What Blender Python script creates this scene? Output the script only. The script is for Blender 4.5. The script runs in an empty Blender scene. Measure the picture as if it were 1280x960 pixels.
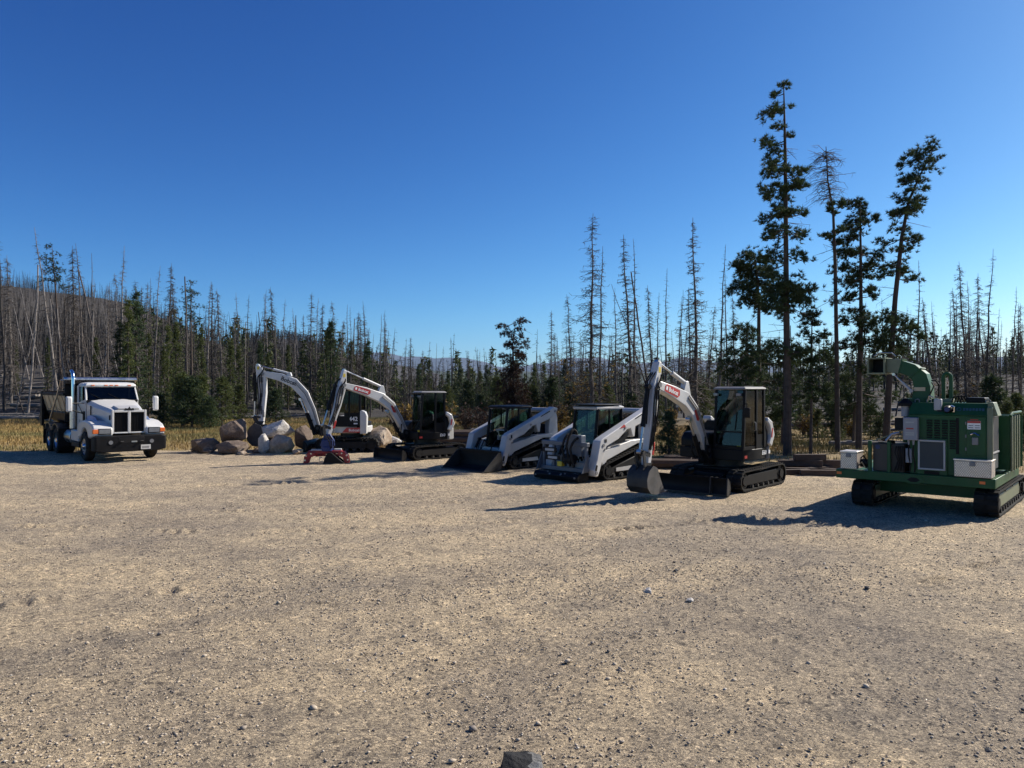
import bpy, bmesh, math, random
import numpy as np
from mathutils import Matrix, Vector, Euler

scene = bpy.context.scene
C = scene.collection

# ---------------------------------------------------------------- camera
cam_data = bpy.data.cameras.new('camera')
cam = bpy.data.objects.new('camera', cam_data)
C.objects.link(cam)
cam_data.sensor_width = 36.0
cam_data.lens = 36.0 * 930.0 / 1280.0
cam_data.clip_start = 0.1
cam_data.clip_end = 60000.0
CAM_H = 2.6
cam.location = (0, 0, CAM_H)
cam.rotation_euler = (math.radians(90.0 + 0.25), 0, 0)
scene.camera = cam

# ---------------------------------------------------------------- daylight
SUN_EL, SUN_AZ = math.radians(36.5), math.radians(65.0)     # azimuth clockwise from +Y
world = bpy.data.worlds.new('World')
scene.world = world
world.use_nodes = True
wn, wl = world.node_tree.nodes, world.node_tree.links
wn.clear()
sky = wn.new('ShaderNodeTexSky')
sky.sky_type = 'NISHITA'
sky.sun_disc = False
sky.sun_elevation = SUN_EL
sky.sun_rotation = SUN_AZ
sky.altitude = 2600.0
sky.air_density = 1.0
sky.dust_density = 5.0
sky.ozone_density = 3.0
bg = wn.new('ShaderNodeBackground')
bg.inputs['Strength'].default_value = 0.1
wo = wn.new('ShaderNodeOutputWorld')
def vmath(op, a, v):
    n = wn.new('ShaderNodeVectorMath'); n.operation = op
    wl.new(a, n.inputs[0]); n.inputs[1].default_value = (v, v, v)
    return n.outputs[0]
# the deep, contrasty blue of a phone camera: one response curve per colour channel over the whole sky
sep = wn.new('ShaderNodeSeparateColor'); com = wn.new('ShaderNodeCombineColor')
wl.new(vmath('MINIMUM', vmath('MULTIPLY', sky.outputs[0], .085), 1.1), sep.inputs[0])
for i, (pw, gn) in enumerate(((1.987, 1.80), (1.581, 1.47), (1.144, 1.12))):
    p_ = wn.new('ShaderNodeMath'); p_.operation = 'POWER'; p_.inputs[1].default_value = pw; wl.new(sep.outputs[i], p_.inputs[0])
    g_ = wn.new('ShaderNodeMath'); g_.operation = 'MULTIPLY'; g_.inputs[1].default_value = gn; wl.new(p_.outputs[0], g_.inputs[0])
    wl.new(g_.outputs[0], com.inputs[i])
wl.new(vmath('MULTIPLY', com.outputs[0], 10.0), bg.inputs['Color'])
wl.new(bg.outputs[0], wo.inputs['Surface'])

sun_dir = Vector((math.cos(SUN_EL) * math.sin(SUN_AZ), math.cos(SUN_EL) * math.cos(SUN_AZ), math.sin(SUN_EL)))
sun_data = bpy.data.lights.new('sun', 'SUN')
sun_data.energy = 4.9
sun_data.angle = math.radians(0.53)
sun_data.color = (1.0, 0.93, 0.83)
sun = bpy.data.objects.new('sun', sun_data)
sun.rotation_euler = sun_dir.to_track_quat('Z', 'Y').to_euler()
sun.location = (60, 30, 60)
C.objects.link(sun)

scene.view_settings.view_transform = 'Standard'
scene.view_settings.look = 'None'
scene.view_settings.exposure = 0.65
scene.view_settings.gamma = 1.0
scene.view_settings.use_curve_mapping = False
scene.render.engine = 'CYCLES'
scene.cycles.use_denoising = True
scene.cycles.max_bounces = 8
scene.cycles.transparent_max_bounces = 12
scene.cycles.caustics_reflective = False
scene.cycles.caustics_refractive = False

# ---------------------------------------------------------------- helpers
rnd = random.Random(7)


def tag(o, label=None, cat=None, group=None, kind=None):
    if label: o['label'] = label
    if cat: o['category'] = cat
    if group: o['group'] = group
    if kind: o['kind'] = kind
    return o


def thing(name, label, cat, loc=(0, 0, 0), rz=0.0, group=None):
    o = bpy.data.objects.new(name, None)
    o.empty_display_size = 0.3
    C.objects.link(o)
    o.location = loc
    o.rotation_euler = (0, 0, rz)
    return tag(o, label, cat, group)


def link(name, me, parent=None):
    o = bpy.data.objects.new(name, me)
    C.objects.link(o)
    if parent is not None:
        o.parent = parent
    return o


def T(x, y, z=0.0): return Matrix.Translation((x, y, z))
def Rz(a): return Matrix.Rotation(a, 4, 'Z')
def Ry(a): return Matrix.Rotation(a, 4, 'Y')
def Rx(a): return Matrix.Rotation(a, 4, 'X')


def limb(pts, ws):
    """outline of a bent arm of varying depth, from its centre line"""
    n = len(pts); up = []; dn = []
    for i, (x, z) in enumerate(pts):
        a = pts[max(i - 1, 0)]; b = pts[min(i + 1, n - 1)]
        dx, dz = b[0] - a[0], b[1] - a[1]
        l = math.hypot(dx, dz) or 1
        nx, nz = -dz / l, dx / l
        up.append((x + nx * ws[i] / 2, z + nz * ws[i] / 2))
        dn.append((x - nx * ws[i] / 2, z - nz * ws[i] / 2))
    return up + dn[::-1]


class MB:
    def __init__(s, M=None):
        s.v = []; s.f = []; s.M = M.copy() if M else Matrix.Identity(4)

    def add(s, vs, fs):
        k = len(s.v)
        s.v += [tuple(s.M @ Vector(p)) for p in vs]
        s.f += [tuple(i + k for i in f) for f in fs]
        return s

    def box(s, x0, x1, y0, y1, z0, z1):
        vs = [(x, y, z) for z in (z0, z1) for y in (y0, y1) for x in (x0, x1)]
        return s.add(vs, [(0, 2, 3, 1), (4, 5, 7, 6), (0, 1, 5, 4), (2, 6, 7, 3), (0, 4, 6, 2), (1, 3, 7, 5)])

    def obox(s, c, size, R=None):
        R = (R or Matrix.Identity(3)).to_3x3() if R is not None else Matrix.Identity(3)
        vs = []
        for z in (-.5, .5):
            for y in (-.5, .5):
                for x in (-.5, .5):
                    vs.append(tuple(Vector(c) + R @ Vector((x * size[0], y * size[1], z * size[2]))))
        return s.add(vs, [(0, 2, 3, 1), (4, 5, 7, 6), (0, 1, 5, 4), (2, 6, 7, 3), (0, 4, 6, 2), (1, 3, 7, 5)])

    def prism(s, poly, lo, hi, ax='y'):
        n = len(poly)
        def p(a, b, t):
            return (a, t, b) if ax == 'y' else ((t, a, b) if ax == 'x' else (a, b, t))
        vs = [p(a, b, lo) for a, b in poly] + [p(a, b, hi) for a, b in poly]
        fs = [tuple(range(n)), tuple(range(2 * n - 1, n - 1, -1))]
        fs += [(i, i + n, (i + 1) % n + n, (i + 1) % n) for i in range(n)]
        return s.add(vs, fs)

    def loft(s, rings, cap=True):
        n = len(rings[0]); vs = [p for r in rings for p in r]; fs = []
        for k in range(len(rings) - 1):
            for i in range(n):
                j = (i + 1) % n
                fs.append((k * n + i, k * n + j, (k + 1) * n + j, (k + 1) * n + i))
        if cap:
            fs.append(tuple(range(n - 1, -1, -1)))
            fs.append(tuple(range((len(rings) - 1) * n, len(rings) * n)))
        return s.add(vs, fs)

    def tube(s, pts, r, n=8, cap=True):
        pts = [Vector(p) for p in pts]
        rs = r if isinstance(r, (list, tuple)) else [r] * len(pts)
        rings = []; ref = None
        for i, p in enumerate(pts):
            d = (pts[min(i + 1, len(pts) - 1)] - pts[max(i - 1, 0)]).normalized()
            if ref is None:
                ref = Vector((0, 0, 1)) if abs(d.z) < .9 else Vector((1, 0, 0))
            u = d.cross(ref)
            if u.length < 1e-5: u = d.orthogonal()
            u.normalize(); w = u.cross(d).normalized(); ref = w
            rings.append([tuple(p + (u * math.cos(t) + w * math.sin(t)) * rs[i]) for t in [2 * math.pi * k / n for k in range(n)]])
        return s.loft(rings, cap)

    def cyl(s, p0, p1, r0, r1=None, n=16):
        return s.tube([p0, p1], [r0, r0 if r1 is None else r1], n)

    def lathe(s, prof, n=24, ax='y', c=(0, 0, 0)):
        """prof: (offset along axis, radius), closed ring profile"""
        rings = []
        for k in range(n):
            t = 2 * math.pi * k / n
            ring = []
            for a, r in prof:
                q = (r * math.cos(t), a, r * math.sin(t)) if ax == 'y' else (r * math.cos(t), r * math.sin(t), a)
                ring.append((q[0] + c[0], q[1] + c[1], q[2] + c[2]))
            rings.append(ring)
        m = len(prof); vs = [p for r in rings for p in r]
        fs = [(k * m + i, k * m + (i + 1) % m, ((k + 1) % n) * m + (i + 1) % m, ((k + 1) % n) * m + i) for k in range(n) for i in range(m)]
        return s.add(vs, fs)

    def mesh(s, name, mat, smooth=True):
        me = bpy.data.meshes.new(name)
        me.from_pydata(s.v, [], s.f)
        bm = bmesh.new(); bm.from_mesh(me)
        bmesh.ops.recalc_face_normals(bm, faces=bm.faces)
        bm.to_mesh(me); bm.free()
        if smooth:
            me.polygons.foreach_set('use_smooth', [True] * len(me.polygons))
            me.set_sharp_from_angle(angle=math.radians(32))
        me.materials.append(mat)
        return me

    def build(s, name, mat, parent=None, bevel=0.0, smooth=True, label=None):
        o = link(name, s.mesh(name, mat, smooth), parent)
        if bevel:
            b = o.modifiers.new('bevel', 'BEVEL')
            b.width = bevel; b.segments = 2; b.limit_method = 'ANGLE'; b.angle_limit = math.radians(40)
        if label: o['label'] = label
        return o


def np_mesh(name, V, F, mat, smooth=False, mats=None, mi=None):
    V = np.ascontiguousarray(V, dtype=np.float32); F = np.ascontiguousarray(F, dtype=np.int32)
    me = bpy.data.meshes.new(name)
    n, k = F.shape
    me.vertices.add(len(V)); me.vertices.foreach_set('co', V.ravel())
    me.loops.add(n * k); me.loops.foreach_set('vertex_index', F.ravel())
    me.polygons.add(n)
    me.polygons.foreach_set('loop_start', np.arange(0, n * k, k, dtype=np.int32))
    me.polygons.foreach_set('loop_total', np.full(n, k, dtype=np.int32))
    if smooth: me.polygons.foreach_set('use_smooth', np.ones(n, dtype=bool))
    me.update(calc_edges=True)
    if mats:
        for m in mats: me.materials.append(m)
        me.polygons.foreach_set('material_index', np.ascontiguousarray(mi, dtype=np.int32))
    else:
        me.materials.append(mat)
    return me


_glyphs = {}
def lettering(txt, size, mat, parent, M, name='lettering', bold=0.0, shear=0.0, depth=0.004):
    """flat raised letters; text runs along local +x, up along local +y of M"""
    cu = bpy.data.curves.new('text', 'FONT')
    cu.body = txt; cu.size = size; cu.extrude = depth / 2; cu.offset = bold; cu.shear = shear
    cu.align_x = 'CENTER'; cu.align_y = 'CENTER'; cu.resolution_u = 2
    tmp = bpy.data.objects.new('text', cu)
    C.objects.link(tmp)
    dg = bpy.context.evaluated_depsgraph_get()
    me = bpy.data.meshes.new_from_object(tmp.evaluated_get(dg))
    bpy.data.objects.remove(tmp); bpy.data.curves.remove(cu)
    me.transform(M); me.materials.clear(); me.materials.append(mat); me.name = name
    return link(name, me, parent)


# ---------------------------------------------------------------- noise for shapes
class Noise:
    def __init__(s, seed): s.g = np.random.RandomState(seed).rand(256, 256)
    def __call__(s, x, y):
        x = np.asarray(x, float); y = np.asarray(y, float)
        xi = np.floor(x).astype(int); yi = np.floor(y).astype(int)
        fx = x - xi; fy = y - yi
        fx = fx * fx * (3 - 2 * fx); fy = fy * fy * (3 - 2 * fy)
        a = s.g[xi % 256, yi % 256]; b = s.g[(xi + 1) % 256, yi % 256]
        c = s.g[xi % 256, (yi + 1) % 256]; d = s.g[(xi + 1) % 256, (yi + 1) % 256]
        return (a * (1 - fx) + b * fx) * (1 - fy) + (c * (1 - fx) + d * fx) * fy - .5
    def fbm(s, x, y, o=4):
        r = 0; a = 1.
        for k in range(o):
            r = r + a * s(x * 2 ** k + 17 * k, y * 2 ** k + 31 * k); a *= .5
        return r

def sstep(a, b, x):
    t = np.clip((np.asarray(x, float) - a) / (b - a), 0, 1)
    return t * t * (3 - 2 * t)


# ---------------------------------------------------------------- materials
def ntree(name):
    m = bpy.data.materials.new(name); m.use_nodes = True
    nt = m.node_tree
    return m, nt, nt.nodes, nt.links, nt.nodes['Principled BSDF']

def sc(c, k): return (c[0] * k, c[1] * k, c[2] * k, 1)

def noise_node(N, L, coord, scale, detail=4, rough=.55):
    n = N.new('ShaderNodeTexNoise')
    n.inputs['Scale'].default_value = scale; n.inputs['Detail'].default_value = detail
    n.inputs['Roughness'].default_value = rough
    L.new(coord, n.inputs['Vector'])
    return n

def ramp(N, L, fac, stops):
    r = N.new('ShaderNodeValToRGB')
    e = r.color_ramp.elements
    while len(e) > 1: e.remove(e[0])
    e[0].position, e[0].color = stops[0][0], stops[0][1]
    for p, c in stops[1:]:
        k = e.new(p); k.color = c
    L.new(fac, r.inputs[0])
    return r

def mixc(N, L, fac, a, b, mode='MIX'):
    m = N.new('ShaderNodeMix'); m.data_type = 'RGBA'; m.blend_type = mode
    for sock, v in ((m.inputs[0], fac), (m.inputs[6], a), (m.inputs[7], b)):
        if hasattr(v, 'is_linked') or hasattr(v, 'links'): L.new(v, sock)
        else: sock.default_value = v
    return m.outputs[2]

DUST = (.30, .235, .165)
def pm(name, col, rough=.5, metal=0., var=.12, vs=5., bump=0., bs=60., dust=0., coat=0., rand=0., spec=.5):
    m, nt, N, L, P = ntree(name)
    tc = N.new('ShaderNodeTexCoord')
    co = tc.outputs['Object']
    n1 = noise_node(N, L, co, vs)
    r = ramp(N, L, n1.outputs[0], [(.3, sc(col, 1 - var)), (.7, sc(col, 1 + var))])
    out = r.outputs[0]
    if dust:
        n2 = noise_node(N, L, co, 2.3, 6, .65)
        f = ramp(N, L, n2.outputs[0], [(.42, (0, 0, 0, 1)), (.75, (dust,) * 3 + (1,))])
        out = mixc(N, L, f.outputs[0], out, DUST + (1,))
    if rand:
        oi = N.new('ShaderNodeObjectInfo')
        mr = N.new('ShaderNodeMapRange'); mr.inputs[3].default_value = 1 - rand; mr.inputs[4].default_value = 1 + rand
        L.new(oi.outputs['Random'], mr.inputs[0])
        cb = N.new('ShaderNodeCombineColor')
        for i in range(3): L.new(mr.outputs[0], cb.inputs[i])
        out = mixc(N, L, 1.0, out, cb.outputs[0], 'MULTIPLY')
    L.new(out, P.inputs['Base Color'])
    P.inputs['Metallic'].default_value = metal; P.inputs['Specular IOR Level'].default_value = spec
    rr = N.new('ShaderNodeMapRange'); rr.inputs[3].default_value = max(rough - .1, .03); rr.inputs[4].default_value = min(rough + .15, 1)
    L.new(n1.outputs[0], rr.inputs[0]); L.new(rr.outputs[0], P.inputs['Roughness'])
    if coat: P.inputs['Coat Weight'].default_value = coat; P.inputs['Coat Roughness'].default_value = .08
    if bump:
        n3 = noise_node(N, L, co, bs, 5)
        b = N.new('ShaderNodeBump'); b.inputs['Strength'].default_value = bump; b.inputs['Distance'].default_value = .02
        L.new(n3.outputs[0], b.inputs['Height']); L.new(b.outputs[0], P.inputs['Normal'])
    return m

def glass_mat(name, tint, gloss=1.0):
    m, nt, N, L, P = ntree(name)
    N.remove(P)
    t = N.new('ShaderNodeBsdfTransparent'); t.inputs[0].default_value = tint + (1,)
    g = N.new('ShaderNodeBsdfGlossy'); g.inputs['Roughness'].default_value = .04
    fr = N.new('ShaderNodeFresnel'); fr.inputs[0].default_value = 1.5
    mx = N.new('ShaderNodeMixShader')
    ge = N.new('ShaderNodeNewGeometry'); su = N.new('ShaderNodeMath'); su.operation = 'SUBTRACT'; su.inputs[0].default_value = 1.0
    L.new(ge.outputs['Backfacing'], su.inputs[1])
    mu = N.new('ShaderNodeMath'); mu.operation = 'MULTIPLY'; L.new(fr.outputs[0], mu.inputs[0]); L.new(su.outputs[0], mu.inputs[1])
    L.new(mu.outputs[0], mx.inputs[0]); L.new(t.outputs[0], mx.inputs[1]); L.new(g.outputs[0], mx.inputs[2])
    L.new(mx.outputs[0], N['Material Output'].inputs[0])
    return m

M = {}
M['white'] = pm('white_paint', (.56, .555, .54), .36, var=.05, vs=2.5, dust=.22, coat=.15)
M['lightgrey'] = pm('light_grey_paint', (.40, .40, .40), .4, var=.07, vs=3, dust=.25)
M['grey'] = pm('grey_paint', (.19, .19, .19), .5, var=.1, dust=.2)
M['black'] = pm('black_paint', (.008, .008, .009), .45, var=.2, dust=.015, spec=.14)
M['char'] = pm('charcoal_paint', (.012, .012, .013), .5, var=.15, dust=.03, spec=.14)
M['rubber'] = pm('black_rubber', (.016, .0155, .015), .7, var=.25, vs=9, dust=.07, bump=.3, spec=.12)
M['steel'] = pm('worn_steel', (.028, .027, .026), .55, .25, var=.3, vs=7, dust=.1, bump=.25)
M['bright'] = pm('bright_steel', (.55, .54, .52), .28, 1., var=.15)
M['chrome'] = pm('chrome', (.75, .75, .75), .1, 1., var=.05)
M['alu'] = pm('diamond_plate', (.46, .40, .35), .5, .5, var=.08, vs=9)
M['alu_bright'] = pm('worn_aluminium', (.86, .78, .70), .35, .8, var=.08, vs=9)
M['bucket_grey'] = pm('worn_grey_plate', (.085, .083, .08), .6, var=.25, vs=6, dust=.15, spec=.2)
M['red'] = pm('red_paint', (.42, .025, .02), .4, var=.12, dust=.12)
M['darkred'] = pm('dark_red_paint', (.30, .012, .015), .45, var=.2, dust=.15)
M['blue'] = pm('blue_paint', (.006, .022, .12), .42, var=.2, dust=.04)
M['bluewhite'] = pm('blue_stripe', (.18, .28, .55), .4, var=.05)
M['orange'] = pm('amber_lens', (.75, .16, .03), .25, var=.08)
M['yellow'] = pm('yellow_sticker', (.62, .46, .04), .5, var=.05)
M['lens'] = pm('lamp_lens', (.20, .21, .23), .12, .3, var=.1)
M['letter_white'] = pm('white_vinyl', (.78, .78, .76), .5, var=.03)
M['letter_black'] = pm('black_vinyl', (.02, .02, .02), .5, var=.03)
M['tan'] = pm('tan_paint', (.55, .43, .27), .5, var=.12, dust=.2)
M['green'] = pm('green_paint', (.014, .074, .024), .4, var=.14, vs=3, dust=.05, spec=.28)
M['palegreen'] = pm('faded_green_paint', (.15, .17, .10), .45, var=.15, dust=.2)
M['tankbrown'] = pm('brown_tank', (.06, .045, .035), .5, var=.2)
M['ebox'] = pm('grey_plastic', (.28, .28, .30), .5, var=.05)
M['screen'] = pm('dark_screen', (.035, .042, .045), .6, var=.1)
M['seat'] = pm('seat_vinyl', (.02, .02, .022), .6, var=.1)
M['glass'] = glass_mat('tinted_glass', (.42, .55, .50))
M['truckglass'] = glass_mat('dark_glass', (.16, .19, .22))
M['bark_dead'] = pm('dead_bark', (.085, .070, .060), .9, var=.35, vs=2.2, bump=.6, bs=25, rand=.35)
M['twig_dead'] = pm('dead_twigs', (.060, .050, .043), .95, var=.3, vs=1.5, rand=.25)
M['bark_pale'] = pm('bleached_wood', (.165, .145, .13), .9, var=.4, vs=1.6, bump=.6, bs=25, rand=.45)
M['twig_pale'] = pm('bleached_twigs', (.10, .085, .075), .95, var=.3, vs=1.5, rand=.3)
M['twig_rust'] = pm('rusty_needles', (.075, .04, .028), .95, var=.35, vs=1.8, rand=.2)
M['bark_pine'] = pm('pine_bark', (.065, .048, .038), .95, var=.35, vs=5, bump=.8, bs=18, rand=.2)
M['log'] = pm('weathered_log', (.20, .175, .15), .9, var=.3, vs=2.5, bump=.5, bs=20, rand=.35)
M['timber'] = pm('old_timber', (.07, .046, .033), .85, var=.3, vs=4, bump=.4, bs=30, rand=.3)
# ================================================================ terrain
nz = Noise(3); nz2 = Noise(11)

def lot_edge(x):
    return np.interp(x, [-70, -25, -14, -7, 0, 6, 10, 14, 20, 40, 70], [30.5, 31.3, 32.6, 33.4, 31.5, 27.5, 25.5, 24.0, 22.0, 19, 17])

def terrain(x, y):
    x = np.asarray(x, float); y = np.asarray(y, float)
    e = lot_edge(x)
    s = np.clip(y - e, 0, None)
    wl = sstep(-6, -34, x / np.clip(y, 30, None) * 60); wr = sstep(10, 40, x / np.clip(y, 30, None) * 60)
    z = -0.10 + .10 * sstep(0, 2.5, s)
    z = z + .35 * nz.fbm(x * .06, y * .06) * sstep(3, 25, s)
    z = z + wl * 5.6 * sstep(52, 105, y)
    z = z + wr * 4.6 * sstep(42, 120, y)
    z = z - (1 - wl) * (1 - wr) * 7.0 * sstep(60, 240, y)
    z = z + 33.0 * sstep(105, 255, y) * sstep(560, 300, y) * sstep(-100, -165, x + 10 * nz(y * .02, x * .02)) * (1 + .25 * nz.fbm(x * .012, y * .012))
    z = z + 47.0 * np.exp(-((x + 205) / 75.) ** 2) * sstep(430, 640, y) * (1 + .2 * nz.fbm(x * .01, y * .01))
    return z

def TZ(x, y): return float(terrain(x, y))

def grid(xs, ys, zs):
    r, c = xs.shape
    V = np.stack([xs, ys, zs], -1).reshape(-1, 3)
    i = np.arange(r * c).reshape(r, c)
    F = np.stack([i[:-1, :-1], i[:-1, 1:], i[1:, 1:], i[1:, :-1]], -1).reshape(-1, 4)
    return V, F

yr = np.concatenate([np.linspace(-60, 16, 12), 16 + np.geomspace(1, 5200, 230)])
tc = np.concatenate([[-5, -3, -2, -1.5], np.linspace(-1.15, 1.15, 170), [1.5, 2, 3, 5]])
gy, gt = np.meshgrid(yr, tc, indexing='ij')
gx = gt * (np.clip(gy, 10, None) * .95 + 8)
V, F = grid(gx, gy, terrain(gx, gy))

m, nt, N, L, P = ntree('forest_floor')
geo = N.new('ShaderNodeNewGeometry')
sx = N.new('ShaderNodeSeparateXYZ'); L.new(geo.outputs['Position'], sx.inputs[0])
na = noise_node(N, L, geo.outputs['Position'], .11, 6, .6)
nb = noise_node(N, L, geo.outputs['Position'], 2.2, 6, .7)
straw = ramp(N, L, nb.outputs[0], [(.3, (.20, .135, .055, 1)), (.55, (.32, .23, .10, 1)), (.75, (.19, .18, .055, 1))])
duff = ramp(N, L, nb.outputs[0], [(.3, (.016, .014, .012, 1)), (.55, (.03, .025, .021, 1)), (.75, (.065, .052, .04, 1))])
mr = N.new('ShaderNodeMapRange'); mr.inputs[1].default_value = 45; mr.inputs[2].default_value = 75; mr.inputs[4].default_value = 1.9
L.new(sx.outputs[1], mr.inputs[0])
ad = N.new('ShaderNodeMath'); ad.operation = 'ADD'; L.new(mr.outputs[0], ad.inputs[0])
sb = N.new('ShaderNodeMath'); sb.operation = 'MULTIPLY_ADD'; sb.inputs[1].default_value = 1.6; sb.inputs[2].default_value = -.8
L.new(na.outputs[0], sb.inputs[0]); L.new(sb.outputs[0], ad.inputs[1])
cl = N.new('ShaderNodeClamp'); L.new(ad.outputs[0], cl.inputs[0])
L.new(mixc(N, L, cl.outputs[0], straw.outputs[0], duff.outputs[0]), P.inputs['Base Color'])
P.inputs['Roughness'].default_value = .95
bp = N.new('ShaderNodeBump'); bp.inputs['Strength'].default_value = .8; bp.inputs['Distance'].default_value = .15
L.new(nb.outputs[0], bp.inputs['Height']); L.new(bp.outputs[0], P.inputs['Normal'])
M['floor'] = m
ground = link('ground', np_mesh('ground', V, F, m, smooth=True))
tag(ground, 'meadow and forest floor rising into low hills', 'ground', kind='structure')

# ---------------------------------------------------------------- gravel lot
ys = [3.3]
while ys[-1] < 34.0: ys.append(ys[-1] + min(.0115 * ys[-1], .075))
ys = np.array([-40, -20, -8, -2, 1.5] + ys)
tc = np.concatenate([[-3.0, -2.2, -1.6, -1.2], np.linspace(-1, 1, 420), [1.2, 1.6, 2.2, 3.0]])
gy, gt = np.meshgrid(ys, tc, indexing='ij')
gx = gt * (np.clip(gy, 3.3, None) * .74 + 1.6)
en = lot_edge(gx) + 1.6 * nz2.fbm(gx * .22, gx * 0 + 3.3) + .5 * nz2(gx * 1.3, gx * 0)
gy2 = np.where(gy > 10, 10 + (gy - 10) / 24.0 * (en - 10), gy)
fade = np.clip((en - gy2) / 1.5, 0, 1)
zz = .030 * nz.fbm(gx * .45, gy2 * .45, 3) + .026 * nz2.fbm(gx * 2.6, gy2 * 2.6, 3) + .016 * nz.fbm(gx * 9, gy2 * 9, 2)
def tread(p, q, w, depth, per, seed):
    global zz
    dx, dy = q[0] - p[0], q[1] - p[1]; l = math.hypot(dx, dy); dx /= l; dy /= l
    a = (gx - p[0]) * dx + (gy2 - p[1]) * dy
    c = -(gx - p[0]) * dy + (gy2 - p[1]) * dx
    c = c + .18 * nz(a * .25 + seed, a * 0 + seed)
    ins = sstep(0, .6, a) * sstep(l, l - .6, a)
    bar = np.clip(np.sin(2 * math.pi * a / per + 5 * c + 3.0 * nz(a * .9 + seed, a * 0)) * 2.2, -.45, 1)
    mask = np.clip(nz2.fbm(gx * .55 + seed, gy2 * .55, 3) * 2.6 + .7, 0, 1)
    zz = zz + 1.35 * depth * np.clip(.6 + 1.6 * nz(gx * 3.1 + seed, gy2 * 3.1), .05, 1.3) * np.exp(-(c / (w * .8)) ** 4) * ins * mask * bar
tread((-5.2, 16.5), (2.6, 17.2), .17, 0.047, .24, 1)
tread((-7.5, 15.4), (-1.5, 16.2), .15, 0.032, .24, 3)
tread((-10.2, 19.2), (-5.5, 20.3), .16, 0.042, .24, 5)
tread((-5.6, 10.2), (-2.9, 11.4), .2, 0.047, .3, 7)
tread((-7.4, 8.3), (-3.9, 9.7), .2, 0.053, .3, 9)
tread((1.5, 13.2), (6.5, 16.2), .17, 0.032, .24, 13)
tread((-2.5, 11.2), (4.0, 14.6), .17, 0.023, .24, 15)
tread((-9.6, 14.0), (-5.2, 13.4), .17, 0.037, .26, 17)
tread((5.0, 9.5), (9.0, 12.5), .2, 0.027, .26, 19)
tread((-3.2, 17.0), (3.4, 16.6), .17, .04, .24, 23)
tread((-8.6, 21.5), (-1.5, 20.6), .17, .04, .24, 25)
tread((2.2, 15.6), (6.2, 12.6), .17, .035, .24, 27)
tread((3.1, 16.4), (7.0, 13.4), .17, .035, .24, 29)
tread((-6.0, 13.0), (0.5, 14.6), .15, .025, .24, 31)
zz = zz * fade - (1 - fade) * .12 + .004
# driven lanes and stony patches: compacted grey gravel, kept as an attribute for the material
lane = np.zeros_like(gx)
for pts, w, k in (([(0, 835), (250, 772), (480, 735), (700, 700), (860, 655)], .55, .9), ([(480, 965), (640, 850), (820, 770), (1000, 695), (1090, 655)], .40, .7), ([(1290, 900), (1110, 810), (985, 740), (940, 690), (965, 640)], .45, .9),
                  ([(300, 695), (560, 660), (800, 640), (960, 655)], .35, .6), ([(0, 640), (300, 634), (560, 630), (780, 628)], .4, .55), ([(560, 850), (760, 735), (1000, 660), (1150, 640)], .22, .6), ([(-60, 720), (200, 668), (420, 640), (640, 618)], .3, .5), ([(880, 950), (1000, 905), (1180, 860), (1290, 850)], .5, .8)):
    P_ = [((px - 640) / 930 * (930 * CAM_H / (py - 484)), 930 * CAM_H / (py - 484)) for px, py in pts]
    dm = np.full_like(gx, 1e9)
    for (ax_, ay_), (bx_, by_) in zip(P_[:-1], P_[1:]):
        vx, vy = bx_ - ax_, by_ - ay_; t_ = np.clip(((gx - ax_) * vx + (gy2 - ay_) * vy) / (vx * vx + vy * vy), 0, 1)
        dm = np.minimum(dm, np.hypot(gx - ax_ - t_ * vx, gy2 - ay_ - t_ * vy))
    wob = w * (1 + .9 * nz.fbm(gx * .7, gy2 * .7, 3))
    lane = np.maximum(lane, k * np.exp(-(dm / wob) ** 2) * np.clip(.75 + 1.3 * nz2.fbm(gx * .9 + 7, gy2 * .9, 3), 0, 1))
    zz = zz - .012 * np.exp(-(dm / wob) ** 2) * fade
lane = np.clip(lane + .55 * sstep(.05, .4, nz.fbm(gx * .3 + 40, gy2 * .3, 4)), 0, 1)
V, F = grid(gx, gy2, zz)

m, nt, N, L, P = ntree('gravel')
geo = N.new('ShaderNodeNewGeometry'); pos = geo.outputs['Position']
mp = N.new('ShaderNodeMapping'); mp.inputs['Scale'].default_value = (.55, 1.25, 1); mp.inputs['Rotation'].default_value = (0, 0, math.radians(-24)); L.new(pos, mp.inputs[0])
big = noise_node(N, L, mp.outputs[0], .42, 7, .62)
mid = noise_node(N, L, pos, 2.4, 6, .65)
v1 = N.new('ShaderNodeTexVoronoi'); v1.inputs['Scale'].default_value = 62; L.new(pos, v1.inputs['Vector'])
v2 = N.new('ShaderNodeTexVoronoi'); v2.inputs['Scale'].default_value = 24; L.new(pos, v2.inputs['Vector'])
base = ramp(N, L, big.outputs[0], [(.30, (.30, .245, .175, 1)), (.45, (.41, .335, .23, 1)), (.58, (.51, .41, .268, 1)), (.74, (.46, .37, .245, 1))])
r2 = ramp(N, L, mid.outputs[0], [(.3, (.72, .72, .74, 1)), (.7, (1.18, 1.16, 1.12, 1))])
at_ = N.new('ShaderNodeAttribute'); at_.attribute_name = 'lane'
lf = N.new('ShaderNodeMath'); lf.operation = 'MULTIPLY'; lf.inputs[1].default_value = .72; L.new(at_.outputs['Fac'], lf.inputs[0])
bl_ = mixc(N, L, lf.outputs[0], base.outputs[0], (.285, .24, .182, 1))
c1 = mixc(N, L, 1.0, bl_, r2.outputs[0], 'MULTIPLY')
m9 = noise_node(N, L, pos, 11, 5, .7)
r9 = ramp(N, L, m9.outputs[0], [(.30, (.66, .65, .65, 1)), (.48, (1, 1, 1, 1)), (.7, (1.18, 1.17, 1.15, 1))])
c1 = mixc(N, L, .8, c1, r9.outputs[0], 'MULTIPLY')
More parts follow.
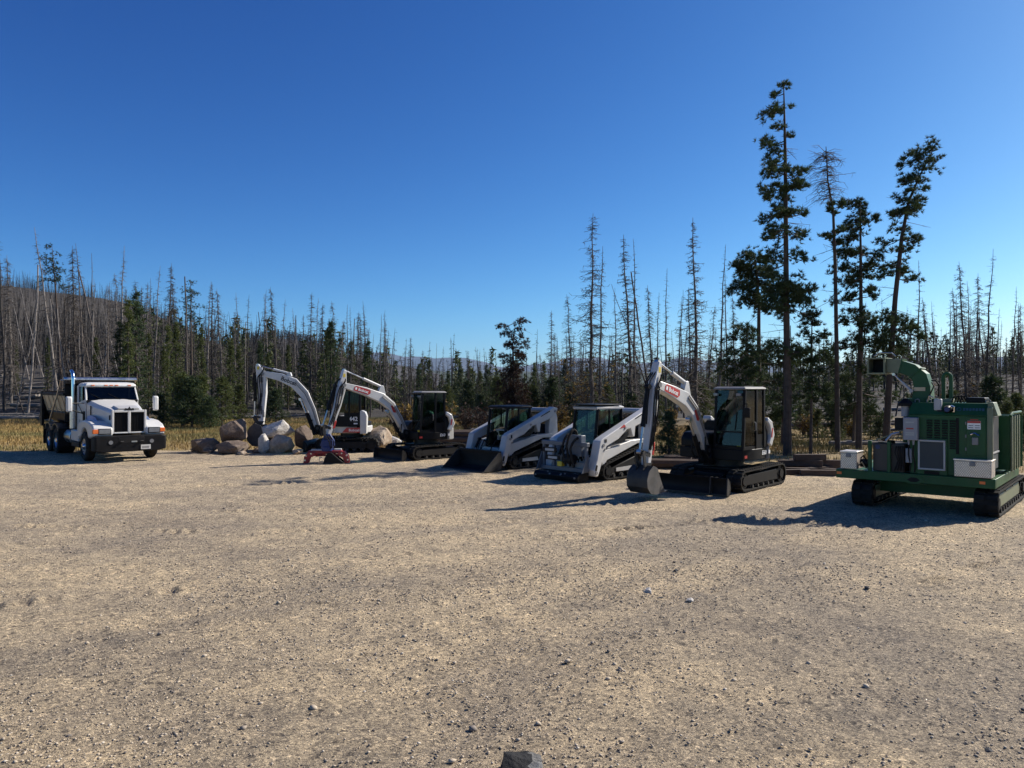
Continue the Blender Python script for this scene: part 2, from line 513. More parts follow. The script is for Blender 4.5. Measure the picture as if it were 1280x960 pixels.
sh = N.new('ShaderNodeSeparateColor'); L.new(v1.outputs['Color'], sh.inputs[0])
g1 = ramp(N, L, sh.outputs[0], [(0, (.28, .27, .28, 1)), (.22, (.80, .78, .78, 1)), (.75, (1.18, 1.15, 1.1, 1)), (1, (1.9, 1.85, 1.75, 1))])
c2 = mixc(N, L, .85, c1, g1.outputs[0], 'MULTIPLY')
sh2 = N.new('ShaderNodeSeparateColor'); L.new(v2.outputs['Color'], sh2.inputs[0])
g2 = ramp(N, L, sh2.outputs[1], [(0, (.30, .30, .32, 1)), (.16, (1, 1, 1, 1)), (.88, (1, 1, 1, 1)), (1, (1.55, 1.52, 1.48, 1))])
c3 = mixc(N, L, .9, c2, g2.outputs[0], 'MULTIPLY')
L.new(c3, P.inputs['Base Color']); P.inputs['Roughness'].default_value = .92
bp = N.new('ShaderNodeBump'); bp.inputs['Strength'].default_value = 1.0; bp.inputs['Distance'].default_value = .016; bp.invert = True
L.new(v1.outputs['Distance'], bp.inputs['Height'])
bp2 = N.new('ShaderNodeBump'); bp2.inputs['Strength'].default_value = 1.0; bp2.inputs['Distance'].default_value = .045
fine = noise_node(N, L, pos, 15, 8, .78)
L.new(fine.outputs[0], bp2.inputs['Height']); L.new(bp.outputs[0], bp2.inputs['Normal']); L.new(bp2.outputs[0], P.inputs['Normal'])
lme = np_mesh('gravel_lot', V, F, m, smooth=True)
lme.attributes.new('lane', 'FLOAT', 'POINT').data.foreach_set('value', lane.ravel().astype(np.float32))
lot = link('gravel_lot', lme)
tag(lot, 'tan gravel yard with crawler tread marks', 'gravel lot', kind='structure')

# loose pebbles on the lot: nobody could count them
rs = np.random.RandomState(5)
ico = bmesh.new(); bmesh.ops.create_icosphere(ico, subdivisions=1, radius=1.0)
IV = np.array([v.co[:] for v in ico.verts]); IF = np.array([[v.index for v in f.verts] for f in ico.faces]); ico.free()
oct_v = np.array([(1, 0, 0), (0, 1, 0), (-1, 0, 0), (0, -1, 0), (0, 0, 1), (0, 0, -1)], float)
oct_f = np.array([(0, 1, 4), (1, 2, 4), (2, 3, 4), (3, 0, 4), (1, 0, 5), (2, 1, 5), (3, 2, 5), (0, 3, 5)])
def lot_z(x, y):
    return .030 * nz.fbm(x * .45, y * .45, 3) + .026 * nz2.fbm(x * 2.6, y * 2.6, 3) + .016 * nz.fbm(x * 9, y * 9, 2) + .004
def pebbles(n, y0, y1, s0, s1, tv, tf):
    u = rs.rand(n); y = y0 * (y1 / y0) ** u
    x = (rs.rand(n) * 2 - 1) * (y * .72 + .6)
    den = np.clip(nz2.fbm(x * .35, y * .35, 3) * 2.2 + .75, .15, 1)
    k = rs.rand(n) < den; x = x[k]; y = y[k]; n = len(x)
    s = s0 * (s1 / s0) ** (rs.rand(n) ** 2.4)
    a = rs.rand(n) * 6.28
    j = 1 + .35 * (rs.rand(n, len(tv), 1) - .5) * 2
    v = tv[None] * j * np.stack([s * (.8 + .6 * rs.rand(n)), s, s * (.45 + .3 * rs.rand(n))], -1)[:, None, :]
    ca, sa = np.cos(a)[:, None], np.sin(a)[:, None]
    v = np.stack([v[..., 0] * ca - v[..., 1] * sa, v[..., 0] * sa + v[..., 1] * ca, v[..., 2]], -1)
    v += np.stack([x, y, lot_z(x, y) + s * .25], -1)[:, None, :]
    f = tf[None] + (np.arange(n) * len(tv))[:, None, None]
    return v.reshape(-1, 3), f.reshape(-1, 3)
Vs = []; Fs = []; k = 0
for args in ((48000, 4.6, 11, .004, .016, oct_v, oct_f), (24000, 9, 24, .007, .020, oct_v, oct_f), (700, 4.6, 18, .012, .03, IV, IF)):
    v, f = pebbles(*args); Vs.append(v); Fs.append(f + k); k += len(v)
m, nt, N, L, P = ntree('pebble_stone')
geo = N.new('ShaderNodeNewGeometry')
r = ramp(N, L, geo.outputs['Random Per Island'], [(0, (.045, .042, .042, 1)), (.16, (.19, .16, .135, 1)), (.5, (.42, .345, .255, 1)), (.9, (.46, .38, .28, 1)), (1, (.50, .45, .38, 1))])
L.new(r.outputs[0], P.inputs['Base Color']); P.inputs['Roughness'].default_value = .85
tag(link('pebbles', np_mesh('pebbles', np.concatenate(Vs), np.concatenate(Fs), m)), 'small loose pebbles strewn over the gravel yard', 'pebbles', kind='stuff')

# ---------------------------------------------------------------- distant ridges
def ridge(name, label, y, x0, x1, prof, depth, mat, seed):
    xs = np.linspace(x0, x1, 160)
    hz = np.interp(xs, [p[0] for p in prof], [p[1] for p in prof]) + prof_amp * nz.fbm(xs * 14 / (x1 - x0) * 2 + seed, xs * 0 + seed, 5)
    rows = []
    for k, (t, hh) in enumerate(((-1, 0), (-.6, .45), (-.25, .85), (0, 1), (.4, .6), (1, 0))):
        rows.append(np.stack([xs, y + t * depth + 0 * xs + depth * .1 * nz2.fbm(xs * .004 + k, xs * 0 + seed, 3), -12 + hz * hh], -1))
    R = np.array(rows); V, F = grid(R[..., 0], R[..., 1], R[..., 2])
    o = link(name, np_mesh(name, V, F, mat, smooth=True)); tag(o, label, 'hills', kind='structure')
    return o
M['ridge'] = pm('wooded_ridge', (.035, .05, .03), .95, var=.4, vs=.02)
M['mountain'] = pm('bare_mountain', (.06, .068, .072), .95, var=.5, vs=.003)
prof_amp = 14
ridge('wooded_ridge', 'low dark wooded ridge beyond the wood', 1900, -2200, 2200, [(-2200, 90), (-700, 80), (-350, 62), (-60, 50), (250, 46), (2200, 70)], 500, M['ridge'], 1)
prof_amp = 150
ridge('far_mountains', 'far blue mountain range on the skyline', 8200, -9000, 9000, [(-9000, 380), (-1600, 385), (-500, 330), (200, 305), (9000, 290)], 1800, M['mountain'], 5)
# ================================================================ crawler running gear
def resample(path, step):
    pts = [Vector((p[0], p[1], 0)) for p in path]; out = []; n = len(pts)
    segs = [(pts[i], pts[(i + 1) % n]) for i in range(n)]
    total = sum((b - a).length for a, b in segs); k = max(int(round(total / step)), 8); st = total / k
    i = 0; acc = 0.0
    for j in range(k):
        d = j * st
        while d > acc + (segs[i][1] - segs[i][0]).length + 1e-9:
            acc += (segs[i][1] - segs[i][0]).length; i += 1
        a, b = segs[i]; t = (d - acc) / max((b - a).length, 1e-9)
        out.append((a.x + (b.x - a.x) * t, a.y + (b.y - a.y) * t))
    return out

def hull_path(wheels, n=14):
    """belt outline round wheels (x, z, r), by convex hull of their circles"""
    pts = []
    for x, z, r in wheels:
        pts += [(x + r * math.cos(2 * math.pi * k / (2 * n)), z + r * math.sin(2 * math.pi * k / (2 * n))) for k in range(2 * n)]
    pts = sorted(set(pts))
    def half(ps):
        h = []
        for p in ps:
            while len(h) > 1 and (h[-1][0] - h[-2][0]) * (p[1] - h[-2][1]) - (h[-1][1] - h[-2][1]) * (p[0] - h[-2][0]) <= 0: h.pop()
            h.append(p)
        return h
    a = half(pts); b = half(pts[::-1])
    return a[:-1] + b[:-1]

def crawler(root, Mx, wheels, y0, y1, rollers, lug=.13, name='track', frame_mat='char', thick=.035, idx=(0, 1), chevron=True):
    """one belt with lugs, sprocket, idler, rollers and frame between y0 and y1"""
    path = resample(hull_path(wheels), lug / 2)
    n = len(path)
    mb = MB(Mx); nrm = []
    for i in range(n):
        a = path[i - 1]; b = path[(i + 1) % n]; l = math.hypot(b[0] - a[0], b[1] - a[1])
        nrm.append(((b[1] - a[1]) / l, -(b[0] - a[0]) / l))
    rings = []
    for i, (x, z) in enumerate(path):
        nx, nz_ = nrm[i]
        rings.append([(x, y0, z), (x, y1, z), (x - nx * thick, y1, z - nz_ * thick), (x - nx * thick, y0, z - nz_ * thick)])
    vs = [p for r in rings for p in r]; fs = []
    for i in range(n):
        j = (i + 1) % n
        for q in range(4): fs.append((i * 4 + q, i * 4 + (q + 1) % 4, j * 4 + (q + 1) % 4, j * 4 + q))
    mb.add(vs, fs)
    for i in range(0, n - 1, 2):
        j = i + 1
        for (ya, yb, h) in ((y0 + .01, (y0 + y1) / 2 - .03, .028), ((y0 + y1) / 2 + .03, y1 - .01, .028)):
            q = []
            for kx, (px, pz) in ((i, path[i]), (j, path[j])):
                nx, nz_ = nrm[kx]
                for hh in (0., h):
                    for yy in (ya, yb): q.append((px + nx * hh, yy, pz + nz_ * hh))
            mb.add(q, [(0, 1, 3, 2), (4, 6, 7, 5), (0, 2, 6, 4), (1, 5, 7, 3), (2, 3, 7, 6)])
    zmin = min(v[2] for v in mb.v)
    belt = mb.build(name, M['rubber'], root, smooth=False)
    ym = (y0 + y1) / 2; out = y0 if abs(y0) > abs(y1) else y1
    sgn = 1 if out > 0 else -1
    for q, (x, z, r) in enumerate(wheels):
        w = MB(Mx)
        w.cyl((x, y0 + .05, z), (x, y1 - .05, z), r - thick - .004, n=24)
        w.cyl((x, out - sgn * .06, z), (x, out - sgn * .01, z), r * .45, n=12)
        for k in range(6):
            t = k * math.pi / 3
            w.cyl((x + r * .6 * math.cos(t), out - sgn * .055, z + r * .6 * math.sin(t)), (x + r * .6 * math.cos(t), out - sgn * .03, z + r * .6 * math.sin(t)), .022, n=6)
        w.build('sprocket' if q == idx[1] else 'idler', M['char'], belt)
    for x, z, r in rollers:
        w = MB(Mx)
        w.cyl((x, y0 + .07, z), (x, y1 - .07, z), r, n=14)
        w.cyl((x, out - sgn * .075, z), (x, out - sgn * .03, z), r * .55, n=10)
        w.build('roller', M['steel'], belt)
    return belt

def fl(m): return M[m]

# ================================================================ excavators
def bucket(root, Mb, pin, rot, w, s=1.0, mat='steel'):
    """digging bucket hung from pin; local (x, z) with the mouth towards -x"""
    R = Mb @ T(pin[0], 0, pin[1]) @ Ry(rot)
    shell = [(.10, .06), (.28, -.04), (.38, -.22), (.38, -.40), (.26, -.56), (.05, -.62), (-.30, -.62)]
    inner = [(-.30, -.59), (.05, -.59), (.24, -.53), (.35, -.39), (.35, -.23), (.26, -.07), (.10, .03)]
    sc_ = lambda ps: [(x * s, z * s) for x, z in ps]
    mb = MB(R); 
    sh = sc_(shell + inner); mb.prism(sh, -w / 2, w / 2)
    b = mb.build('bucket', M[mat], root)
    for sg in (-1, 1):
        side = sc_([(.10, .06), (.28, -.04), (.38, -.22), (.38, -.40), (.26, -.56), (.05, -.62), (-.30, -.62), (-.16, -.30), (-.06, -.02)])
        MB(R).prism(side, sg * w / 2 - (.014 if sg > 0 else -.014), sg * (w / 2 + .006)).build('bucket_side', M['bucket_grey'] if mat == 'steel' else M[mat], b)
    n = 4
    for k in range(n):
        y = -w / 2 + .05 + k * (w - .1) / (n - 1)
        t = MB(R); t.prism(sc_([(-.28, -.585), (-.44, -.615), (-.28, -.635)]), y - .035, y + .035); t.build('tooth', M['bright'], b)
    e = MB(R)
    for yy in (-.1, .1): e.prism(sc_([(-.12, .08), (.14, .12), (.28, -.02), (.05, -.06)]), yy - .015, yy + .015)
    e.build('bucket_ear', M['steel'], b)
    return b

def ram(root, Mx, p, q, y, r, frac=.55, name='cylinder', mat='char'):
    """hydraulic ram: barrel from p, bright rod to q"""
    P0 = Vector((p[0], y, p[1])); Q = Vector((q[0], y, q[1])); mid = P0.lerp(Q, frac)
    b = MB(Mx).cyl(P0, mid, r, n=12)
    b.cyl(P0 - Vector((0, r, 0)), P0 + Vector((0, r, 0)), r * 1.2, n=10)
    o = b.build(name, M[mat], root)
    rd = MB(Mx).cyl(mid, Q, r * .5, n=10); rd.cyl(Q - Vector((0, r, 0)), Q + Vector((0, r, 0)), r, n=10)
    rd.build('piston_rod', M['bright'], o)
    return o

def cab_box(root, Mh, x0, x1, y0, y1, z0, z1, style):
    """glazed cab: posts, roof, panes, door with handle, seat and levers"""
    t = .055; lean = .10
    def post(xb, yb, xt, yt, w=.06):
        m = MB(Mh); m.loft([[(xb - w / 2, yb - w / 2, z0), (xb + w / 2, yb - w / 2, z0), (xb + w / 2, yb + w / 2, z0), (xb - w / 2, yb + w / 2, z0)],
                            [(xt - w / 2, yt - w / 2, z1), (xt + w / 2, yt - w / 2, z1), (xt + w / 2, yt + w / 2, z1), (xt - w / 2, yt + w / 2, z1)]])
        return m.build('cab_post', M['black'], root, .008)
    xf, xft = x1 - .03, x1 - .03 - lean
    for yy in (y0 + .03, y1 - .03):
        post(xf, yy, xft, yy, .07); post(x0 + .03, yy, x0 + .03, yy, .08)
    xm = x0 + (x1 - x0) * .40
    post(xm, y1 - .025, xm - .02, y1 - .025, .07); post(xm, y0 + .025, xm - .02, y0 + .025, .05)
    rf = MB(Mh)
    a, b = x0 - .04, x1 - lean + .05
    ring = lambda i, z: [(a + i, y0 - .02 + i, z), (b - i, y0 - .02 + i, z), (b - i, y1 + .02 - i, z), (a + i, y1 + .02 - i, z)]
    rf.loft([ring(0, z1), ring(-.005, z1 + .035), ring(.06, z1 + .075)])
    roof = rf.build('roof', M['grey'] if style != 'old' else M['black'], root, .012)  # grey roof: brightness of the grazing sun put into its colour
    MB(Mh).box(a + .25, b - .35, y0 + .2, y1 - .2, z1 + .074, z1 + .09).build('roof_hatch', M['char'], roof, .006)
    MB(Mh).box(x0, x1 - .01, y0 + .01, y1 - .01, z0 - .03, z0 + .06).build('cab_floor', M['black'], root)
    zs = z0 + (.34 if style != 'old' else .52)          # sill of the side panes
    # solid lower panels
    for yy, nm in ((y1 - .03, 'door_panel'), (y0 + .03, 'side_panel')):
        MB(Mh).box(x0 + .06, xm - .03, yy - .015, yy + .015, z0 + .05, zs).build(nm, M['black'], root)
        if style == 'old':
            MB(Mh).box(xm + .03, x1 - .1, yy - .015, yy + .015, z0 + .05, zs - .16).build(nm, M['black'], root)
    MB(Mh).box(x0 + .01, x0 + .05, y0 + .06, y1 - .06, z0, zs + .1).build('rear_panel', M['black'], root)
    zl = zs if style == 'old' else z0 + .08
    def pane(name, m): return m.build(name, M['glass'], root, smooth=False)
    def quad_prism(pts, nrm, th=.008):
        n = Vector(nrm).normalized() * th; P_ = [Vector(p) for p in pts]
        m = MB(Mh); m.add([tuple(p) for p in P_] + [tuple(p + n) for p in P_], [(0, 1, 2, 3), (7, 6, 5, 4), (0, 4, 5, 1), (1, 5, 6, 2), (2, 6, 7, 3), (3, 7, 4, 0)])
        return m
    fr = lambda z: xf - lean * (z - z0) / (z1 - z0)
    zb = z0 + .42
    pane('windshield', quad_prism([(fr(zb) + .02, y0 + .07, zb + .02), (fr(zb) + .02, y1 - .07, zb + .02), (fr(z1) + .02, y1 - .07, z1 - .02), (fr(z1) + .02, y0 + .07, z1 - .02)], (1, 0, 0)))
    pane('lower_windshield', quad_prism([(fr(z0) + .02, y0 + .07, z0 + .08), (fr(z0) + .02, y1 - .07, z0 + .08), (fr(zb) + .02, y1 - .07, zb - .02), (fr(zb) + .02, y0 + .07, zb - .02)], (1, 0, 0)))
    MB(Mh).box(fr(zb), fr(zb) + .035, y0 + .05, y1 - .05, zb - .018, zb + .018).build('windshield_bar', M['black'], root)
    for yy, sg in ((y1 - .025, 1), (y0 + .017, -1)):
        pane('door_glass' if sg > 0 else 'side_glass', quad_prism([(xm + .035, yy, zl), (fr(zl) - .04, yy, zl), (fr(z1) - .04, yy, z1 - .03), (xm + .02, yy, z1 - .03)], (0, 1, 0)))
        pane('quarter_glass', quad_prism([(x0 + .07, yy, zs), (xm - .035, yy, zs), (xm - .05, yy, z1 - .03), (x0 + .07, yy, z1 - .03)], (0, 1, 0)))
    pane('rear_glass', quad_prism([(x0 + .02, y0 + .07, zs + .1), (x0 + .02, y1 - .07, zs + .1), (x0 + .02, y1 - .07, z1 - .03), (x0 + .02, y0 + .07, z1 - .03)], (1, 0, 0)))
    hd = MB(Mh); hd.tube([(xm + .1, y1 + .0, zs + .1), (xm + .1, y1 + .035, zs + .12), (xm + .1, y1 + .035, zs + .3), (xm + .1, y1, zs + .32)], .012, 6)
    hd.build('door_handle', M['grey'], root)
    # seat, console, levers
    cx, cy = x0 + .42, (y0 + y1) / 2
    st = MB(Mh); st.box(cx - .24, cx + .24, cy - .22, cy + .22, z0 + .33, z0 + .45)
    st.loft([[(cx - .26, cy - .22, z0 + .42), (cx - .14, cy - .22, z0 + .42), (cx - .14, cy + .22, z0 + .42), (cx - .26, cy + .22, z0 + .42)],
             [(cx - .36, cy - .20, z0 + 1.05), (cx - .28, cy - .20, z0 + 1.05), (cx - .28, cy + .20, z0 + 1.05), (cx - .36, cy + .20, z0 + 1.05)]])
    st.box(cx - .2, cx + .2, cy - .18, cy + .18, z0 + .02, z0 + .35)
    st.build('seat', M['seat'], root, .03)
    for sg in (-1, 1):
        lv = MB(Mh); lv.box(cx - .1, cx + .25, cy + sg * .33 - .07, cy + sg * .33 + .07, z0 + .35, z0 + .55)
        lv.tube([(cx + .2, cy + sg * .33, z0 + .55), (cx + .24, cy + sg * .33, z0 + .68), (cx + .22, cy + sg * .32, z0 + .8)], [.014, .016, .03], 8)
        lv.build('control_lever', M['char'], root)
    wp = MB(Mh); wp.tube([(fr(zb) + .04, y1 - .25, zb + .04), (fr(zb + .45) + .04, y1 - .2, zb + .5)], .01, 5); wp.build('wiper', M['black'], root)
    return roof

def excavator(name, label, loc, th, hh, cfg):
    ang = lambda a: math.atan2(-math.cos(math.radians(a)), -math.sin(math.radians(a)))
    root = thing(name, label, 'excavator', loc, 0, 'compact excavators parked in the row')
    Mt, Mh = Rz(ang(th)), Rz(ang(hh))
    s = cfg.get('scale', 1.0); old = cfg['style'] == 'old'
    L2 = cfg.get('half_track', 1.02)
    for sg in (-1, 1):
        y0, y1 = sorted((sg * .58, sg * .98))
        ts = cfg.get('track_shift', 0.)
        Mt_ = Mt @ T(ts, 0, 0)
        w = [(L2, .285, .25), (-L2, .30, .265)]
        b = crawler(root, Mt_, w, y0, y1, [(-.62 + .31 * k, .115, .08) for k in range(5)] + [(.1, .50, .05)])
        fr = MB(Mt_); fr.prism([(-L2 + .2, .16), (L2 - .2, .16), (L2 - .1, .27), (L2 - .25, .42), (-L2 + .25, .44), (-L2 + .1, .3)], y0 + .1 if sg > 0 else y0 + .05, y1 - .05 if sg > 0 else y1 - .1)
        fr.build('track_frame', M['char'], root, .015)
    u = MB(Mt); u.box(-.55, .6, -.6, .6, .32, .56); u.prism([(.5, .3), (.95, .34), (.95, .44), (.5, .52)], -.42, .42)
    u.build('undercarriage', M['black'], root, .02)
    MB(Mt).cyl((0, 0, .54), (0, 0, .74), .46, n=28).build('slew_ring', M['steel'], root)
    # dozer blade
    bx = cfg.get('blade_x', 1.62)
    for sg in (-1, 1):
        MB(Mt).prism([(.5, .3), (bx - .1, .16), (bx - .05, .30), (.5, .44)], sg * .42 - .05, sg * .42 + .05).build('blade_arm', M['black'], root, .012)
    prof = [(bx + .10, .015), (bx + .02, .10), (bx - .01, .22), (bx + .02, .34), (bx + .11, .44), (bx + .10, .455), (bx - .02, .36), (bx - .06, .22), (bx - .03, .08), (bx + .06, .01)]
    bl = MB(Mt).prism(prof, -.99, .99).build('blade', M['char'], root)
    for yy in (-.985, .55 if cfg.get('fin') else .985, .985):
        MB(Mt).prism([(bx + .105, .02), (bx + .16, .06), (bx + .13, .40), (bx + .115, .45), (bx + .03, .35), (bx, .22), (bx + .03, .10)], yy - .012, yy + .012).build('blade_rib', M['steel'], bl)
    MB(Mt).box(bx + .075, bx + .13, -.98, .98, .008, .06).build('cutting_edge', M['steel'], bl, .004)
    # upper structure
    def plan(r, xf, w):
        p = [(xf, -w), (xf, w)]
        for k in range(11):
            t = math.radians(50 + k * 26); p.append((r * math.cos(t), max(-w, min(w, r * math.sin(t)))))
        return p
    body = MB(Mh); body.prism(plan(.85 if old else 1.06, 1.0 if old else .72, .93), .76, 1.04, 'z')
    bd = body.build('body', M['white'] if old else M['black'], root, .03)
    cw = MB(Mh)
    rc = .78 if old else 1.10
    arc = [(rc * math.cos(t), max(-.95, min(.95, 1.10 * math.sin(t)))) for t in [math.radians(122 + k * 11.6) for k in range(11)]]
    cw.prism(arc + [(-.5, -.8), (-.5, .8)], .72, 1.18, 'z'); cw.build('counterweight', M['grey'] if not old else M['char'], root, .04)
    hd = MB(Mh)
    ring = lambda r, w, z, xo=0.: [(-.36, -w, z)] + [(r * math.cos(t) + xo, max(-w, min(w, r * math.sin(t))), z) for t in [math.radians(238 - k * 11.6) for k in range(11)]] + [(-.36, w, z)]
    k_ = .55 if old else 1.0
    hd.loft([ring(1.06 * k_, .92, 1.05), ring(1.05 * k_, .92, 1.45), ring(1.0 * k_, .88, 1.62), ring(.86 * k_, .80, 1.70)])
    hood = hd.build('engine_hood', M['black'], root, .03)
    # white rear corner guard on the left side, bent like an arm
    g = limb([(-.58, 1.10), (-.72, 1.36), (-.62, 1.66), (-.44, 1.78)], [.19, .20, .18, .12])
    if old: g = [(-.54, .74), (-.80, .74), (-.82, 1.45), (-.76, 1.62), (-.62, 1.68), (-.54, 1.66)]
    for ya, yb in ((.72, .965), (-.965, -.72))[:1 if old else 2]: MB(Mh).prism(g, ya, yb).build('hood_guard', M['white'], hood, .03)
    if not old:
        MB(Mh).obox((-.665, .967, 1.42), (.05, .006, .24), Ry(math.radians(-10))).build('red_mark', M['red'], hood)
        for k in range(4): MB(Mh).obox((-1.0, .32, 1.12 + .11 * k), (.1, .5, .05), Rz(math.radians(-24))).build('vent_slat', M['lightgrey'], hood)
    else:
        for zz_ in (1.36, 1.22, 1.05): MB(Mh).cyl((-.70, .95, zz_), (-.70, .962, zz_), .03, n=10).build('vent_hole', M['black'], hood)
    # right side tank and front deck
    MB(Mh).prism([(-.36, 1.04), (.70, 1.04), (.70, 1.25), (.55, 1.42), (-.36, 1.46)], -.92, -.12).build('side_tank', M['white'] if old else M['black'], root, .04)
    z0 = 1.06; cx0, cx1 = (-.56, .62) if old else (-.42, .64)
    cx0 += cfg.get('cab_shift', 0); cx1 += cfg.get('cab_shift', 0)
    cab_box(root, Mh, cx0, cx1, .02 if old else .08, .93, z0, 2.46 if old else 2.54, cfg['style'])
    # lamps, mirror, beacons
    MB(Mh).tube([(cx1 - .05, .95, 2.2), (cx1 + .1, 1.08, 2.2), (cx1 + .1, 1.08, 2.1)], .012, 6).build('mirror_arm', M['black'], root)
    MB(Mh).box(cx1 + .07, cx1 + .12, 1.0, 1.16, 1.85, 2.1).build('mirror', M['char'], root, .02)
    for yy in (.15, .80): MB(Mh).box(cx1 - .06, cx1 + .02, yy - .06, yy + .06, 2.38, 2.45).build('work_lamp', M['lens'], root, .01)
    if cfg.get('blue_cap'): MB(Mh).lathe([(2.50, 0.001), (2.50, .07), (2.57, .06), (2.60, 0.001)], 14, 'z', (.42, .2, 0)).build('blue_beacon', M['blue'], root)
    # swing post, boom, arm
    fx, fz = cfg['foot']; by = cfg.get('boom_y', -.12)
    Mb = Mh @ T(fx - .22, by, 0) @ Rz(math.radians(cfg.get('swing', 0))) @ T(-(fx - .22), 0, 0)
    sp = MB(Mb); sp.prism([(fx - .34, .66), (fx - .02, .64), (fx + .14, fz - .05), (fx + .1, fz + .14), (fx - .12, fz + .12), (fx - .34, 1.0)], -.15, .15)
    sp.cyl((fx - .22, 0, .6), (fx - .22, 0, 1.06), .15, n=16)
    sp.build('swing_post', M['black'], root, .02)
    bw = cfg.get('boom_w', .105)
    bp_ = limb(cfg['boom'], cfg['boom_t'])
    boom = MB(Mb).prism(bp_, -bw, bw).build('boom', M['white'], root, .022)
    # foot pivot and arm pivot pins
    MB(Mb).cyl((fx, -.17, fz), (fx, .17, fz), .06, n=14).build('pivot_pin', M['steel'], boom)
    tip = cfg['boom'][-1]
    MB(Mb).cyl((tip[0], -.15, tip[1]), (tip[0], .15, tip[1]), .065, n=14).build('pivot_pin', M['grey'], boom)
    kx, kz = cfg['lug']
    MB(Mb).prism([(kx - .16, kz - .30), (kx - .06, kz + .05), (kx + .06, kz + .05), (kx + .20, kz - .26)], -.07, .07).build('ram_bracket', M['white'], boom, .015)
    arm = MB(Mb).prism(limb(cfg['arm'], cfg['arm_t']), -bw * .92, bw * .92).build('arm', M['white'] if not old else M['white'], root, .02)
    at = cfg['arm'][0]
    ram(root, Mb, (kx, kz), at, 0, .055, .5, 'arm_cylinder', 'white')
    m_ = cfg['boom'][2]
    for sg in (-.17, .17) if old else (0.,):
        ram(root, Mb, (fx + .12, fz - .22), (m_[0] + .14, m_[1] - .22), sg if old else 0., .06, .6, 'boom_cylinder', 'black')
    pin = cfg['arm'][-1]
    p1 = cfg['arm'][1]
    dx, dz = pin[0] - p1[0], pin[1] - p1[1]; l = math.hypot(dx, dz); nx, nz_ = -dz / l, dx / l
    off = .25
    s0 = (p1[0] + dx * .05 + nx * off, p1[1] + dz * .05 + nz_ * off)
    s1 = (p1[0] + dx * .84 + nx * (off + .05), p1[1] + dz * .84 + nz_ * (off + .05))
    ram(root, Mb, s0, s1, 0, .058, .62, 'bucket_cylinder', 'black')
    lk = MB(Mb)
    for yy in (-.11, .11):
        lk.prism(limb([s1, (pin[0] + .17, pin[1] + .02)], [.09, .09]), yy - .015, yy + .015)
        lk.prism(limb([s1, (p1[0] + dx * .86, p1[1] + dz * .86)], [.09, .09]), yy - .03, yy - .005)
    lk.build('bucket_link', M['steel'], root)
    # hoses along boom and arm
    for k, yy in enumerate((-.07, -.02, .05)):
        pts = []
        for (x, z), w in list(zip(cfg['boom'], cfg['boom_t'])):
            pts.append((x, yy, z))
        up = limb(cfg['boom'], cfg['boom_t'])[:len(cfg['boom'])]
        hp = [(x - .0, yy, z + .035) for x, z in up]
        ap = limb(cfg['arm'], cfg['arm_t'])
        na_ = len(cfg['arm'])
        q = ap[1]
        hp += [(tip[0] + .02, yy, tip[1] + .34), (q[0] + .1, yy, q[1] + .05), (q[0] + .12 + .03 * k, yy, q[1] - .35), (p1[0] + dx * .5 + nx * .22, yy, p1[1] + dz * .5 + nz_ * .22)]
        MB(Mb).tube(hp, .016, 6).build('hose', M['rubber'], boom)
    for k, yy in enumerate((-.16, .02, .17)):
        MB(Mb).tube([(fx - .25, yy * .6, 1.0), (fx + .08, yy * 1.3, fz - .22), (fx + .28, yy * 1.2, fz - .02), (fx + .22, yy, fz + .35)], .022, 6).build('hose', M['rubber'], root)
    wl_ = MB(Mb); e2 = cfg['boom'][3]
    wl_.box(e2[0] - .05, e2[0] + .05, -bw - .09, -bw, e2[1] - .2, e2[1] - .08); wl_.build('boom_lamp', M['lens'], boom)
    # hoses, plates greyed to stand for shadow, and aux block on the arm
    for k in range(3):
        o_ = .10 - .07 * k
        hp = [(tip[0] - .05, bw + .03, tip[1] + .16 + .04 * k)] + [(p1[0] + dx * t + nx * (o_ + .03 * math.sin(9 * t + k)), bw + .028, p1[1] + dz * t + nz_ * (o_ + .03 * math.sin(9 * t + k))) for t in (.06, .2, .35, .5, .65, .8)]
        MB(Mb).tube(hp, .019, 6).build('arm_hose', M['rubber'], arm)
    for t, w_, h_ in ((.12, .16, .22), (.42, .12, .16), (.68, .10, .2)):
        c_ = (p1[0] + dx * t + nx * -.02, p1[1] + dz * t)
        MB(Mb).obox((c_[0], bw * .92 + .008, c_[1]), (w_, .02, h_), Ry(-math.atan2(dx, -dz))).build('shade_plate', M['grey'], arm, .006)
    MB(Mb).obox((p1[0] + dx * .78 - .1, bw * .5, p1[1] + dz * .78), (.08, .10, .30), Ry(-math.atan2(dx, -dz))).build('aux_line', M['red'] if not old else M['grey'], arm, .01)
    for k in range(2):
        lo_ = limb(cfg['boom'], [w * (.55 - .35 * k) for w in cfg['boom_t']])[:len(cfg['boom'])]
        MB(Mb).tube([(x, bw + .018, z) for x, z in lo_[:4]], .014, 6).build('boom_pipe', M['grey'], boom)
    # markings
    b3, b4 = cfg['decal']
    mid = ((b3[0] + b4[0]) / 2, (b3[1] + b4[1]) / 2); aa = math.atan2(b4[1] - b3[1], b4[0] - b3[0])
    lw = math.hypot(b4[0] - b3[0], b4[1] - b3[1])
